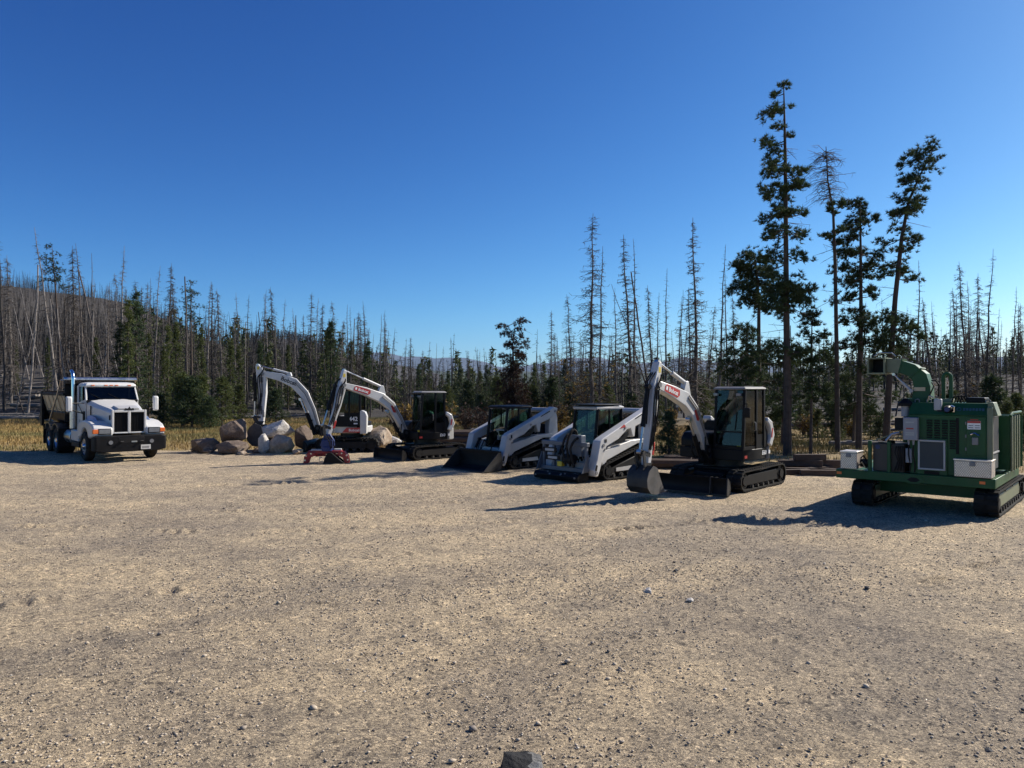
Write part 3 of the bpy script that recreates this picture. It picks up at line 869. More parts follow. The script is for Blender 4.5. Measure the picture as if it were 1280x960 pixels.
    for sg in (1, -1):
        yy = sg * (bw + .003)
        # left side (sg>0) reads with the tip of the boom to the viewer's left
        Mo = Mb @ T(mid[0], yy, mid[1]) @ Ry(-aa) @ Rx(math.radians(90))
        if sg > 0: Mo = Mo @ Ry(math.radians(180))
        if old:
            lettering('Bobcat', .24, M['letter_black'], boom, Mo, bold=.006)
        else:
            hw, hgt = lw / 2, .10
            pl = MB(Mo); pl.prism([(-hw, -hgt * .9), (hw * .75, -hgt), (hw, -hgt * .2), (hw * .92, hgt), (-hw * .8, hgt), (-hw, hgt * .4)], -.001, .004, 'z')
            d = pl.build('red_decal', M['red'], boom)
            lettering('Bobcat', .15, M['letter_white'], d, Mo @ T(.03, -.005, .007), bold=.003)
            MB(Mo).obox((-hw * .78, .0, .006), (.07, .09, .003)).build('head_logo', M['letter_white'], d)
            f2 = cfg['boom'][1]; a2 = math.atan2(cfg['boom'][2][1] - f2[1], cfg['boom'][2][0] - f2[0])
            c2 = ((f2[0] + 3 * cfg['boom'][2][0]) / 4, (f2[1] + 3 * cfg['boom'][2][1]) / 4)
            Mo2 = Mb @ T(c2[0], yy, c2[1]) @ Ry(-a2) @ Rx(math.radians(90))
            MB(Mo2).prism([(-.17, -.02), (-.10, -.08), (.17, -.04), (.13, .07), (-.12, .06)], -.001, .004, 'z').build('red_decal', M['red'], boom)
    MB(Mb).obox((at[0] + (p1[0] - at[0]) * .35, bw * .92 + .002, at[1] + (p1[1] - at[1]) * .35), (.09, .004, .13)).build('warning_label', M['yellow'], arm)
    Mside = Mh @ T(-.30, .932, 0) @ Rz(math.radians(180)) @ Rx(math.radians(90))
    if old:
        lettering('442', .235, M['letter_white'], root, Mh @ T(-.27, .925, 1.33) @ Rz(math.radians(180)) @ Rx(math.radians(90)), bold=.006)
        MB(Mh).obox((-.36, .922, 1.15), (.16, .004, .05)).build('small_label', M['letter_white'], root)
        MB(Mh).prism([(.18, .79), (-.56, .79), (-.56, .99), (0, .99)], .931, .937).build('red_stripe', M['red'], root)
        lettering('Bobcat', .15, M['letter_white'], root, Mh @ T(-.30, .938, .885) @ Rz(math.radians(180)) @ Rx(math.radians(90)), bold=.003)
        lettering('H', .13, M['letter_white'], root, Mh @ T(-.51, .938, .885) @ Rz(math.radians(180)) @ Rx(math.radians(90)))
    else:
        lettering('E60', .15, M['letter_white'], root, Mh @ T(-.30, .935, .92) @ Rz(math.radians(180)) @ Rx(math.radians(90)), bold=.003, shear=.15)
        MB(Mh).obox((-.58, .925, .93), (.08, .012, .09)).build('head_logo', M['letter_white'], root)
        MB(Mh).obox((.60, .934, .86), (.12, .004, .07)).build('warning_label', M['red'], root)
        MB(Mh).obox((.645, .80, 1.10), (.006, .18, .07)).build('warning_label', M['yellow'], root)
    return root, Mb, pin

modern = dict(style='modern', foot=(.85, 1.0), lug=(1.74, 2.70),
              boom=[(.85, 1.0), (1.13, 1.55), (1.44, 2.02), (1.80, 2.30), (2.36, 2.48), (3.06, 2.66)], boom_t=[.22, .29, .35, .37, .30, .20],
              arm=[(2.97, 3.20), (3.10, 2.66), (3.22, 2.0), (3.46, .76)], arm_t=[.11, .30, .24, .13],
              decal=((2.16, 2.42), (2.80, 2.60)))
A = dict(modern); A.update(fin=True, swing=2.5, half_track=1.12, blade_x=1.80, track_shift=-.2, cab_shift=.07)
exA, MbA, pinA = excavator('compact_excavator', 'white boom excavator with black cab and curled digging bucket beside the green chipper', (5.62, 19.6, 0), 42, 47, A)
bucket(exA, MbA, pinA, math.radians(6), .56, 1.0)

Bc = dict(modern); Bc.update(boom=[(.85, 1.0), (1.13, 1.55), (1.46, 2.06), (1.86, 2.36), (2.56, 2.62), (3.40, 2.84)], lug=(1.84, 2.78), decal=((2.34, 2.55), (3.0, 2.74)), arm=[(3.36, 3.40), (3.44, 2.84), (3.62, 2.1), (3.98, 1.0)], swing=6, blue_cap=True)
exB, MbB, pinB = excavator('compact_excavator', 'black cab excavator whose white arm holds a blue and red grapple', (-3.2, 27.6, 0), 48, 60, Bc)
exB.scale = (.94, .94, .94)

Oc = dict(style='old', foot=(1.42, .92), lug=(2.62, 3.16), half_track=1.0, blade_x=1.6,
          boom=[(1.42, .92), (1.66, 1.65), (1.98, 2.32), (2.42, 2.78), (3.0, 3.02), (3.70, 3.16)], boom_t=[.24, .32, .38, .40, .32, .22],
          arm=[(3.95, 3.52), (3.78, 3.16), (3.74, 2.4), (3.78, 1.06)], arm_t=[.14, .40, .36, .18], boom_w=.11, decal=((2.3, 2.72), (2.95, 2.98)))
exC, MbC, pinC = excavator('compact_excavator', 'white excavator numbered 442 with its bucket among the boulders', (-6.58, 30.6, 0), 91, 91, Oc)
bucket(exC, MbC, pinC, math.radians(8), .75, 1.45)

# ---------------------------------------------------------------- rotator grapple held by excavator B
px, pz = pinB
gw = (MbB @ Vector((px + .02, 0, 0))) * .94
gr = thing('grapple', 'blue rotator with dark red claws and black jaw hanging from the excavator arm', 'grapple', (exB.location[0] + gw.x, exB.location[1] + gw.y, 0), math.radians(8))
I = Matrix.Scale(.82, 4)
g = MB(I); g.box(-.22, .24, -.2, .2, .66, .98); g.cyl((0, 0, .5), (0, 0, .7), .26, n=22); g.prism([(-.3, .72), (-.22, .95), (-.1, 1.22), (.12, 1.22), (.28, .96), (.3, .72)], -.13, .13)
g.build('rotator', M['blue'], gr, .02)
g = MB(I); g.box(-.78, .62, -.17, .17, .40, .53); g.build('claw_beam', M['darkred'], gr, .02)
MB(I).box(-.66, -.2, -.15, .15, .53, .58).build('top_plate', M['lightgrey'], gr, .01)
MB(I).box(.28, .58, -.12, .12, .53, .60).build('top_plate', M['white'], gr, .01)
for (ox, sg) in ((-.62, -1), (.58, 1)):
    pts = [(ox - sg * .14, .46), (ox + sg * .12, .50), (ox + sg * .30, .30), (ox + sg * .34, .02), (ox + sg * .14, .02), (ox + sg * .06, .24), (ox - sg * .16, .34)]
    for yy in (-.2, .0, .2):
        MB(I).prism(pts, yy - .045, yy + .045).build('claw', M['darkred'], gr, .012)
    c = MB(I)
    for k, (dx, dz) in enumerate(((.02, .42), (.22, .33), (.27, .15))): c.cyl((ox + sg * dx, -.26, dz), (ox + sg * dx, .26, dz), .035, n=8)
    c.build('claw_pins', M['bright'], gr)
    ram(gr, I, (ox - sg * .5, .34), (ox + sg * .1, .30), 0, .05, .6, 'claw_cylinder', 'darkred')
MB(I).prism([(-.12, .02), (.72, .02), (.48, .22), (.20, .46), (.02, .44), (-.10, .2)], -.42, -.24).build('jaw', M['black'], gr, .015)
MB(I).prism([(-.12, .02), (.72, .02), (.48, .22), (.20, .46), (.02, .44), (-.10, .2)], .22, .34).build('jaw', M['black'], gr, .015)
MB(I).box(-.12, .66, -.42, .34, .012, .05).build('jaw_edge', M['steel'], gr)
MB(I).tube([(-.18, -.25, .26), (-.30, -.28, .26), (-.30, -.28, .10), (-.16, -.26, .10)], .02, 6).build('jaw_handle', M['bright'], gr)
for k in range(3):
    MB(I).tube([(-.1 + .1 * k, -.14, 1.0), (-.05 + .1 * k, -.3, 1.15), (.1 + .1 * k, -.26, .9), (.15 + .06 * k, -.2, .62)], .018, 6).build('hose', M['rubber'], gr)
# ================================================================ compact track loaders
def loader(label, loc, th, roof_visor, hi):
    a = math.atan2(-math.cos(math.radians(th)), -math.sin(math.radians(th)))
    root = thing('track_loader', label, 'track loader', loc, a, 'compact track loaders parked in the row')
    I = Matrix.Identity(4)
    body_m = M['white'] if hi else M['lightgrey']
    for sg in (-1, 1):
        y0, y1 = sorted((sg * .55, sg * 1.0))
        w = [(.82, .27, .235), (-.88, .27, .235), (-.72, .66, .24)]
        belt = crawler(root, I, w, y0, y1, [(-.55 + .36 * k, .125, .09) for k in range(4)], idx=(0, 2))
        f = MB(I); f.prism([(-.75, .2), (.62, .2), (.68, .32), (-.45, .62), (-.8, .62)], *( (y0 + .10, y1 - .07) if sg > 0 else (y0 + .07, y1 - .10)))
        f.build('track_frame', M['char'], root, .015)
        MB(I).prism([(-.35, .24), (.42, .24), (.42, .34), (-.30, .36)], *((y1 - .07, y1 - .05) if sg > 0 else (y0 + .05, y0 + .07))).build('frame_plate', M['lightgrey'], root)
        # side panel over the track
        sp = [(.98, .36), (1.06, .60), (.92, .86), (-.30, 1.10), (-1.05, 1.12), (-1.12, .98), (-.60, .985), (.80, .58)]
        MB(I).prism(sp, *((.50, .93) if sg > 0 else (-.93, -.50))).build('fender', body_m, root, .02)
        # rear upright tower
        tw = [(-1.32, .50), (-.98, .92), (-.96, 1.35), (-1.06, 1.90), (-1.30, 1.96), (-1.40, 1.70), (-1.45, .60)]
        MB(I).prism(tw, *((.66, .86) if sg > 0 else (-.86, -.66))).build('rear_tower', body_m, root, .02)
        # lift arm: slanting beam, bulge and drop-down nose
        arm = [(-1.30, 2.00), (-1.12, 2.05), (-.95, 1.98), (1.02, 1.22), (1.16, 1.14), (1.30, .62), (1.42, .34), (1.36, .16), (1.26, .15), (1.18, .30), (1.04, .66),
               (.88, .98), (.34, 1.16), (-.05, 1.42), (-.20, 1.44), (-.30, 1.20), (-.40, 1.20), (-.44, 1.50), (-.85, 1.62), (-1.22, 1.82)]
        ar = MB(I).prism(arm, *((.70, .98) if sg > 0 else (-.98, -.70))).build('lift_arm', body_m, root, .025)
        out = sg * .984
        MB(I).prism([(.72, 1.03), (.26, 1.18), (-.10, 1.40), (-.08, 1.25), (.1, 1.08)], out - .004, out + .004).build('arm_recess', M['black'], ar)
        for (x, z, r) in ((1.02, 1.02, .045), (1.33, .26, .05), (-1.16, 1.90, .05), (.05, 1.47, .035), (.96, .90, .03)):
            MB(I).cyl((x, sg * .97, z), (x, sg * 1.0, z), r, n=12).build('pivot_pin', M['grey'], ar)
        MB(I).obox((1.33, sg * .986, .40), (.07, .006, .16), Ry(math.radians(-15))).build('arm_slot', M['black'], ar)
        if hi:
            MB(I).prism([(.30, 1.47), (.02, 1.50), (.10, 1.58)], out - .004, out + .005).build('red_mark', M['red'], ar)
            MB(I).obox((.93, sg * .987, 1.14), (.09, .006, .09)).build('head_logo', M['letter_black'], ar)
        else:
            MB(I).obox((.97, sg * .987, 1.10), (.06, .006, .12)).build('arm_slot', M['black'], ar)
        MB(I).obox((-.66, sg * .987, 1.82), (.5, .006, .03), Ry(math.radians(21))).build('arm_stripe', M['char'], ar)
        ram(root, I, (-.95, .98), (-.28, 1.30), sg * .62, .055, .6, 'lift_cylinder', 'char')
        ram(root, I, (.98, .95), (1.30, .42), sg * .60, .045, .55, 'tilt_cylinder', 'char')
    MB(I).tube([(-1.18, -.72, 1.93), (-1.18, .72, 1.93)], .085, 14).build('cross_tube', body_m, root)
    # main frame and engine compartment
    MB(I).prism([(.95, .32), (.95, .62), (.55, .72), (-1.35, .95), (-1.45, .40), (-1.2, .30)], -.55, .55).build('main_frame', M['char'], root, .02)
    MB(I).prism([(-.48, .9), (-.48, 1.50), (-1.30, 1.42), (-1.48, 1.20), (-1.50, .55), (-1.30, .5)], -.60, .60).build('engine_cover', M['char'], root, .03)
    MB(I).prism([(.93, .30), (1.0, .34), (1.0, .66), (.93, .70)], -.45, .45).build('front_panel', body_m, root, .01)
    # quick-attach plate and front cross member
    MB(I).prism([(1.38, .10), (1.47, .12), (1.40, .52), (1.33, .52)], -.62, .62).build('attach_plate', body_m if not hi else M['lightgrey'], root, .012)
    # cab
    cx0, cx1, hw, z0, z1 = -.50, .84, .46, .74, 2.02
    def post(a_, b_, w=.045): return MB(I).tube([a_, b_], w, 6).build('cab_post', M['black'], root)
    for sg in (-1, 1):
        y = sg * (hw - .03)
        post((cx1 - .04, y, z0 - .1), (cx1 - .22, y, z1), .05); post((cx0 + .04, y, z0 + .3), (cx0 + .06, y, z1), .05); post((.12, y, z0 + .62), (.10, y, z1), .03)
        sw = MB(I); sw.prism([(cx0, z0), (.80, z0), (.72, z0 + .42), (cx0, z0 + .66)], *((hw - .05, hw) if sg > 0 else (-hw, -hw + .05))); sw.build('cab_side', M['black'], root, .01)
        MB(I).prism([(cx0 + .1, z0 + .68), (.62, z0 + .50), (.55, z1 - .05), (cx0 + .12, z1 - .05)], y - .004, y + .004).build('side_glass', M['glass'], root, smooth=False)
        for k in range(5): MB(I).box(cx0 + .14 + .19 * k, cx0 + .148 + .19 * k, y - sg * .025 - .004, y - sg * .025 + .004, z0 + .66, z1 - .06).build('grille_bar', M['black'], root)
    rf = MB(I)
    xa, xb = cx0 - .04, cx1 - .14
    ring = lambda i, z: [(xa + i, -hw + i, z), (xb - i, -hw + i, z), (xb - i, hw - i, z), (xa + i, hw - i, z)]
    rf.loft([ring(0, z1 - .02), ring(-.01, z1 + .05), ring(.07, z1 + .09)])
    rf.build('roof', M['lightgrey'] if hi else M['black'], root, .015)
    if roof_visor:
        MB(I).box(-.42, .80, -hw - .03, hw + .03, z1 + .11, z1 + .135).build('roof_shield', M['black'], root, .01)
        for x in (-.3, .6): MB(I).box(x, x + .05, -.3, .3, z1 + .07, z1 + .12).build('shield_bracket', M['black'], root)
    MB(I).box(cx0, cx0 + .04, -hw + .04, hw - .04, z0, z0 + .75).build('cab_back', M['black'], root)
    MB(I).prism([(cx0 + .03, z0 + .76), (cx0 + .05, z1 - .03), (cx0 + .058, z1 - .03), (cx0 + .038, z0 + .76)], -hw + .06, hw - .06).build('rear_glass', M['glass'], root, smooth=False)
    if hi:
        fd = MB(I); fd.prism([(cx1 - .09, z0 - .05), (cx1 - .24, z1 - .05), (cx1 - .232, z1 - .05), (cx1 - .082, z0 - .05)], -hw + .07, hw - .07); fd.build('front_door_glass', M['glass'], root, smooth=False)
    for sg in (-1, 1): MB(I).box(cx1 - .24, cx1 - .14, sg * .30 - .07, sg * .30 + .07, z1 - .03, z1 + .04).build('work_lamp', M['lens'] , root, .01)
    st = MB(I); st.box(-.32, .18, -.24, .24, .78, .98)
    st.loft([[(-.36, -.24, .95), (-.22, -.24, .95), (-.22, .24, .95), (-.36, .24, .95)], [(-.44, -.22, 1.55), (-.36, -.22, 1.55), (-.36, .22, 1.55), (-.44, .22, 1.55)]])
    st.build('seat', M['seat'], root, .03)
    for sg in (-1, 1):
        lv = MB(I); lv.box(-.1, .34, sg * .34 - .06, sg * .34 + .06, .9, 1.06); lv.tube([(.30, sg * .34, 1.05), (.34, sg * .34, 1.2), (.32, sg * .33, 1.3)], [.015, .02, .035], 8)
        lv.build('control_lever', M['lightgrey'], root)
    MB(I).tube([(.42, -.28, 1.18), (.50, -.28, 1.26), (.50, .28, 1.26), (.42, .28, 1.18)], .022, 6).build('lap_bar', M['lightgrey'], root)
    MB(I).box(.30, .75, -.36, .36, .66, .72).build('foot_well', M['char'], root)
    for k, y in enumerate((-.3, .3, -.18)):
        MB(I).tube([(.9, y, .85), (1.1, y * 1.2, .95), (1.28, y * 1.1, .7), (1.36, y, .42)], .02, 6).build('hose', M['rubber'], root)
    return root, a

ld1, ang1 = loader('track loader with wide black bucket lowered and open fronted cab', (0.0, 24.7, 0), 46, False, False)
ld1.scale = (.95, .95, .95)
ld2, ang2 = loader('track loader with roof shield and white lift arms carrying a steel mulching head', (2.6, 21.9, 0), 47, True, True)
ld2.scale = (.98, .98, .98)

# wide bucket on loader 1
I = Matrix.Identity(4)
bx = 1.40
prof_o = [(bx + .86, .012), (bx + .20, .02), (bx + .06, .10), (bx + .03, .30), (bx + .10, .62), (bx + .13, .62), (bx + .07, .30), (bx + .10, .13), (bx + .22, .05), (bx + .86, .035)]
bk = MB(I).prism(prof_o, -1.03, 1.03).build('bucket', M['char'], ld1)
for sg in (-1, 1):
    MB(I).prism([(bx + .86, .015), (bx + .20, .022), (bx + .06, .10), (bx + .03, .30), (bx + .10, .60), (bx + .22, .60), (bx + .84, .07)], sg * 1.035 - .012, sg * 1.035 + .012).build('bucket_side', M['steel'], bk)
MB(I).box(bx + .78, bx + .92, -1.045, 1.045, .006, .034).build('cutting_edge', M['steel'], bk, .004)
MB(I).box(bx + .09, bx + .16, -1.045, 1.045, .60, .655).build('bucket_rim', M['char'], bk, .008)

# mulching head on loader 2: frame, drum housing, hydraulic motor, hoses and two plates
bx = 1.44
hd_m = M['steel_blue'] = pm('grey_blue_paint', (.085, .105, .135), .45, var=.15, dust=.2)
h = MB(I); h.prism([(bx, .04), (bx + .44, .03), (bx + .48, .16), (bx + .40, .24), (bx, .26)], -.92, .80); mh = h.build('mulcher_housing', M['black'], ld2, .015)
MB(I).cyl((bx + .34, -.88, .13), (bx + .34, .76, .13), .12, n=18).build('mulcher_drum', M['steel'], mh)
for k in range(12):
    y = -.82 + k * .138; t = k * 1.7
    MB(I).obox((bx + .34 + .13 * math.cos(t), y, .13 + .10 * abs(math.sin(t))), (.06, .05, .04), Ry(-t)).build('mulcher_tooth', M['grey'], mh)
for y0 in (-.92, -.52, .20, .72):
    MB(I).box(bx + .02, bx + .10, y0, y0 + .08, .26, 1.0).build('upright', hd_m, ld2, .012)
MB(I).box(bx - .02, bx + .12, -.94, .82, .98, 1.10).build('top_beam', hd_m, ld2, .015)
MB(I).box(bx + .10, bx + .16, -.92, .80, .26, .38).build('lower_beam', hd_m, ld2, .012)
MB(I).prism([(bx + .02, .3), (bx + .34, .26), (bx + .10, .78)], -.955, -.925).build('side_gusset', hd_m, ld2, .008)
MB(I).prism([(bx + .02, .3), (bx + .34, .26), (bx + .10, .78)], .805, .835).build('side_gusset', hd_m, ld2, .008)
for z, y in ((.84, -.58), (.62, -.46)):
    MB(I).box(bx + .13, bx + .15, y - .28, y + .28, z - .07, z + .07).build('plate', M['black'], ld2)
    MB(I).box(bx + .151, bx + .155, y - .18, y + .18, z - .035, z + .035).build('plate_label', M['lightgrey'], ld2)
MB(I).cyl((bx + .18, .06, .62), (bx + .18, .40, .62), .14, n=16).build('hydraulic_motor', M['char'], ld2)
MB(I).box(bx + .13, bx + .28, -.16, .02, .40, .54).build('valve_block', M['yellow'], ld2, .01)
MB(I).box(bx - .1, bx + .1, .06, .60, .70, 1.3).build('valve_bank', hd_m, ld2, .02)
for k, (y, r) in enumerate(((.05, .62), (.22, .74), (.36, .50))):
    pts = [(bx - .25, y + .1, .55)] + [(bx - .15 + .26 * (1 - math.cos(t)), y + .12 * math.sin(t), .72 + r * math.sin(t)) for t in [math.pi * q / 8 for q in range(1, 8)]] + [(bx + .25, y + .1, .42)]
    MB(I).tube(pts, .036, 7).build('hose', M['rubber'], ld2)
# ================================================================ dump truck
psi = math.radians(42.5)
tr = thing('dump_truck', 'white conventional dump truck with black bumper and tan dump box by the meadow', 'truck', (-14.25, 27.05, 0), math.atan2(-math.cos(psi), math.sin(psi)))
I = Matrix.Identity(4)

def wheel(x, y, sg, dual=False, r=.52):
    t = MB(I); w = .29 if not dual else .62
    pr = [(-w / 2, r * .60), (-w / 2, r * .90), (-w / 2 + .05, r), (w / 2 - .05, r), (w / 2, r * .90), (w / 2, r * .60)]
    t.lathe(pr, 36, 'y', (x, y, r))
    tyre = t.build('tyre', M['rubber'], tr)
    o = y + sg * w / 2
    rm = MB(I)
    off = .02 if not dual else .12
    rm.lathe([(-sg * .02, r * .61), (-sg * .06, r * .56), (-sg * off, r * .50), (-sg * off, .02), (-sg * (off + .02), .02), (-sg * (off + .03), r * .58)], 30, 'y', (x, o, r))
    rm.build('rim', M['bright'], tyre)
    hb = MB(I); hb.cyl((x, o - sg * (off + .02), r), (x, o - sg * (off - (.07 if not dual else .1)), r), .12, .09, 14)
    for k in range(10):
        a = k * math.pi / 5; hb.cyl((x + .19 * math.cos(a), o - sg * (off + .01), r + .19 * math.sin(a)), (x + .19 * math.cos(a), o - sg * (off - .035), r + .19 * math.sin(a)), .018, n=6)
    hb.build('hub', M['chrome'], tyre)

for sg in (-1, 1):
    wheel(0, sg * 1.03, sg)
    wheel(-4.15, sg * .92, sg, True); wheel(-5.45, sg * .92, sg, True)
# chassis
for sg in (-1, 1): MB(I).box(-6.3, 1.1, sg * .42 - .05, sg * .42 + .05, .62, .86).build('frame_rail', M['black'], tr)
MB(I).cyl((0, -.95, .52), (0, .95, .52), .07, n=10).build('front_axle', M['black'], tr)
for x in (-4.15, -5.45): MB(I).cyl((x, -.8, .52), (x, .8, .52), .12, n=10).build('rear_axle', M['black'], tr)
# hood
def hring(x, hw, zb, zt, ch):
    return [(x, -hw, zb), (x, -hw, zt - ch), (x, -hw + ch * .7, zt - ch * .25), (x, -hw * .45, zt), (x, hw * .45, zt), (x, hw - ch * .7, zt - ch * .25), (x, hw, zt - ch), (x, hw, zb)]
hood = MB(I).loft([hring(-.98, .86, 1.05, 2.16, .16), hring(-.2, .76, 1.0, 2.02, .16), (hring(.55, .62, 1.0, 1.90, .14)), hring(1.06, .53, .98, 1.80, .12)]).build('hood', M['white'], tr, .015)
MB(I).loft([[(.50, -.40, 1.905), (1.02, -.38, 1.80), (1.02, .38, 1.80), (.50, .40, 1.905)], [(.56, -.36, 1.95), (1.08, -.33, 1.86), (1.08, .33, 1.86), (.56, .36, 1.95)]]).build('hood_scoop', M['lightgrey'], hood, .01)
for sg in (-1, 1):
    MB(I).obox((-.55, sg * .83, 1.72), (.05, .02, .42), Ry(math.radians(6))).build('hood_vent', M['black'], hood)
    MB(I).box(.88, .95, sg * .57 - .015, sg * .57 + .015, 1.45, 1.62).build('hood_latch', M['black'], hood)
# grille
for (a, b, c, d) in ((-.56, -.49, .98, 1.80), (.49, .56, .98, 1.80), (-.045, .045, .98, 1.80), (-.485, -.05, 1.72, 1.80), (.05, .485, 1.72, 1.80), (-.485, -.05, .98, 1.03), (.05, .485, .98, 1.03)):
    MB(I).box(1.04, 1.16, a, b, c, d).build('grille_surround', M['white'], tr, .012)
for sg in (-1, 1):
    MB(I).box(1.05, 1.075, min(sg * .05, sg * .49), max(sg * .05, sg * .49), 1.03, 1.72).build('grille_screen', M['black'], tr)
    for k in range(9):
        y = sg * (.085 + .047 * k); MB(I).box(1.08, 1.10, y - .008, y + .008, 1.03, 1.72).build('grille_bar', M['black'], tr)
em = MB(I); em.prism([(-.16, 1.80), (.16, 1.80), (.12, 1.87), (.05, 1.84), (0, 1.92), (-.05, 1.84), (-.12, 1.87)], 1.13, 1.17, 'x'); em.build('nose_emblem', M['char'], tr)
# fenders with wheel arches
arch = [(.60 * math.cos(t), .56 + .60 * math.sin(t)) for t in [math.radians(25 + k * 13) for k in range(11)]]
fen = [(1.22, .92), (1.22, 1.17), (1.05, 1.28), (.55, 1.40), (-.1, 1.44), (-.7, 1.36), (-1.0, 1.22), (-1.0, .80), (-.62, .80)] + arch[::-1]
for sg in (-1, 1):
    f = MB(I).prism(fen, *((.54, 1.16) if sg > 0 else (-1.16, -.54))).build('fender', M['white'], tr, .05)
    y0, y1 = sorted((sg * .62, sg * .98))
    MB(I).box(1.215, 1.24, y0, y1, .99, 1.15).build('headlight', M['lens'], f, .01)
    MB(I).box(1.21, 1.235, y0 - .02, y1 + .02, .965, 1.175).build('headlight_bezel', M['black'], f)
    y0, y1 = sorted((sg * .995, sg * 1.165))
    MB(I).box(1.10, 1.235, y0, y1, 1.0, 1.15).build('turn_signal', M['orange'], f, .015)
# blue swoosh on the hood side
for sg in (-1, 1):
    MB(I).prism([(-.98, 1.40), (.62, 1.34), (.30, 1.52), (-.30, 1.60), (-.85, 1.55)], *((.861, .866) if sg > 0 else (-.866, -.861))).build('blue_swoosh', M['bluewhite'], hood)
# bumper
bp = [(-1.20, .42), (-1.20, .88), (-1.02, .92), (1.02, .92), (1.20, .88), (1.20, .42), (.98, .36), (-.98, .36)]
bm_ = MB(I)
bm_.loft([[(1.12, y, z) for y, z in bp], [(1.36, y * .97, z) for y, z in bp], [(1.42, y * .93, z * .98 + .01) for y, z in bp]])
bum = bm_.build('bumper', M['black'], tr, .02)
MB(I).box(1.40, 1.425, -.42, .42, .66, .86).build('bumper_opening', M['char'], bum, .01)
for sg in (-1, 1):
    MB(I).cyl((1.40, sg * .66, .70), (1.44, sg * .66, .70), .07, n=14).build('fog_lamp', M['lens'], bum)
    MB(I).tube([(1.42, sg * .36, .72), (1.50, sg * .36, .72), (1.50, sg * .28, .72), (1.42, sg * .28, .72)], .02, 6).build('tow_hook', M['steel'], bum)
pl = MB(I).box(1.435, 1.445, .30, .62, .42, .58).build('licence_plate', M['white'], bum)
for k in range(6): MB(I).box(1.445, 1.448, .345 + .04 * k, .37 + .04 * k, .46, .53).build('plate_mark', M['grey'], pl)
MB(I).box(1.43, 1.436, .0, .18, .68, .73).build('bumper_badge', M['bright'], bum)
# cab shell
cw = .90
for sg in (-1, 1):
    y0, y1 = (cw - .05, cw) if sg > 0 else (-cw, -cw + .05)
    d = MB(I).prism([(-2.05, 1.02), (-1.0, 1.02), (-1.0, 2.12), (-1.05, 2.16), (-2.05, 2.02)], y0, y1).build('door', M['white'], tr, .012)
    yo = sg * cw
    MB(I).prism([(-2.02, 2.04), (-1.12, 2.14), (-1.30, 2.62), (-2.02, 2.62)], *((yo - .035, yo - .027) if sg > 0 else (yo + .027, yo + .035))).build('door_glass', M['truckglass'], tr, smooth=False)
    MB(I).obox((-1.85, yo + sg * .02, 1.72), (.16, .03, .04)).build('door_handle', M['chrome'], d)
    MB(I).obox((-1.5, yo + sg * .003, 1.68), (.26, .004, .05)).build('door_mark', M['letter_black'], d)
    for k in range(3): MB(I).obox((-1.45, yo + sg * .003, 1.35 - .06 * k), (.42, .004, .016)).build('door_mark', M['grey'], d)
    MB(I).obox((-1.80, yo + sg * .003, 1.32), (.04, .004, .16)).build('door_mark', M['letter_black'], d)
    MB(I).box(-1.16, -1.02, *( (yo, yo + .05) if sg > 0 else (yo - .05, yo)), 1.28, 1.72).build('grab_plate', M['black'], d)
    MB(I).loft([[(-1.04, yo - sg * .06, 2.12), (-.94, yo - sg * .06, 2.12), (-.94, yo, 2.12), (-1.04, yo, 2.12)], [(-1.30, yo - sg * .10, 2.64), (-1.22, yo - sg * .10, 2.64), (-1.22, yo - sg * .04, 2.64), (-1.30, yo - sg * .04, 2.64)]]).build('windshield_post', M['white'], tr, .01)
    MB(I).box(-2.25, -2.03, *sorted((yo - sg * .06, yo - sg * .005)), 1.0, 2.66).build('rear_post', M['white'], tr, .01)
    # mirrors
    mp_ = Vector((-.78, sg * 1.46, 1.98))
    ma = MB(I); ma.tube([(-1.05, sg * .92, 2.02), (-.80, sg * 1.40, 2.02)], .018, 6); ma.tube([(-1.05, sg * .92, 1.62), (-.80, sg * 1.38, 1.78)], .018, 6); ma.tube([(-2.0, sg * .93, 2.0), (-1.06, sg * .96, 1.62)], .014, 6)
    mm = ma.build('mirror_arm', M['black'], tr)
    m1 = MB(I); m1.loft([[(-.86, mp_.y - .10, 1.70), (-.70, mp_.y - .085, 1.72), (-.70, mp_.y + .085, 1.72), (-.86, mp_.y + .10, 1.70)], [(-.86, mp_.y - .11, 2.28), (-.72, mp_.y - .085, 2.24), (-.72, mp_.y + .085, 2.24), (-.86, mp_.y + .11, 2.28)]])
    m1.build('mirror', M['white'], tr, .04)
    # steps, battery box / tank below the door
    MB(I).box(-2.15, -1.02, *sorted((sg * .72, sg * 1.12)), .62, 1.02).build('side_box', M['white'], tr, .03)
    MB(I).box(-2.15, -1.02, *sorted((sg * .70, sg * 1.10)), .40, .60).build('step', M['char'], tr, .02)
    MB(I).cyl((-3.3, sg * .86, .72), (-2.3, sg * .86, .72), .27, n=22).build('fuel_tank', M['bright'], tr, .01)
MB(I).prism([(-.98, 2.10), (-.93, 2.135), (-1.19, 2.62), (-1.24, 2.60)], -.80, .80).build('windshield', M['truckglass'], tr, smooth=False)
MB(I).box(-1.0, -.90, -.86, .86, 2.06, 2.135).build('cowl', M['black'], tr, .01)
for sg in (-.35, .25): MB(I).tube([(-.90, sg, 2.14), (-1.04, sg - .38, 2.36)], .012, 5).build('wiper', M['black'], tr)
rf = MB(I); rr = lambda x0, x1, w, z: [(x0, -w, z), (x1, -w, z), (x1, w, z), (x0, w, z)]
rf.loft([rr(-2.26, -1.16, .87, 2.60), rr(-2.26, -1.14, .87, 2.68), rr(-2.22, -1.22, .80, 2.76), rr(-2.1, -1.45, .6, 2.79)])
roof = rf.build('cab_roof', M['white'], tr, .03)
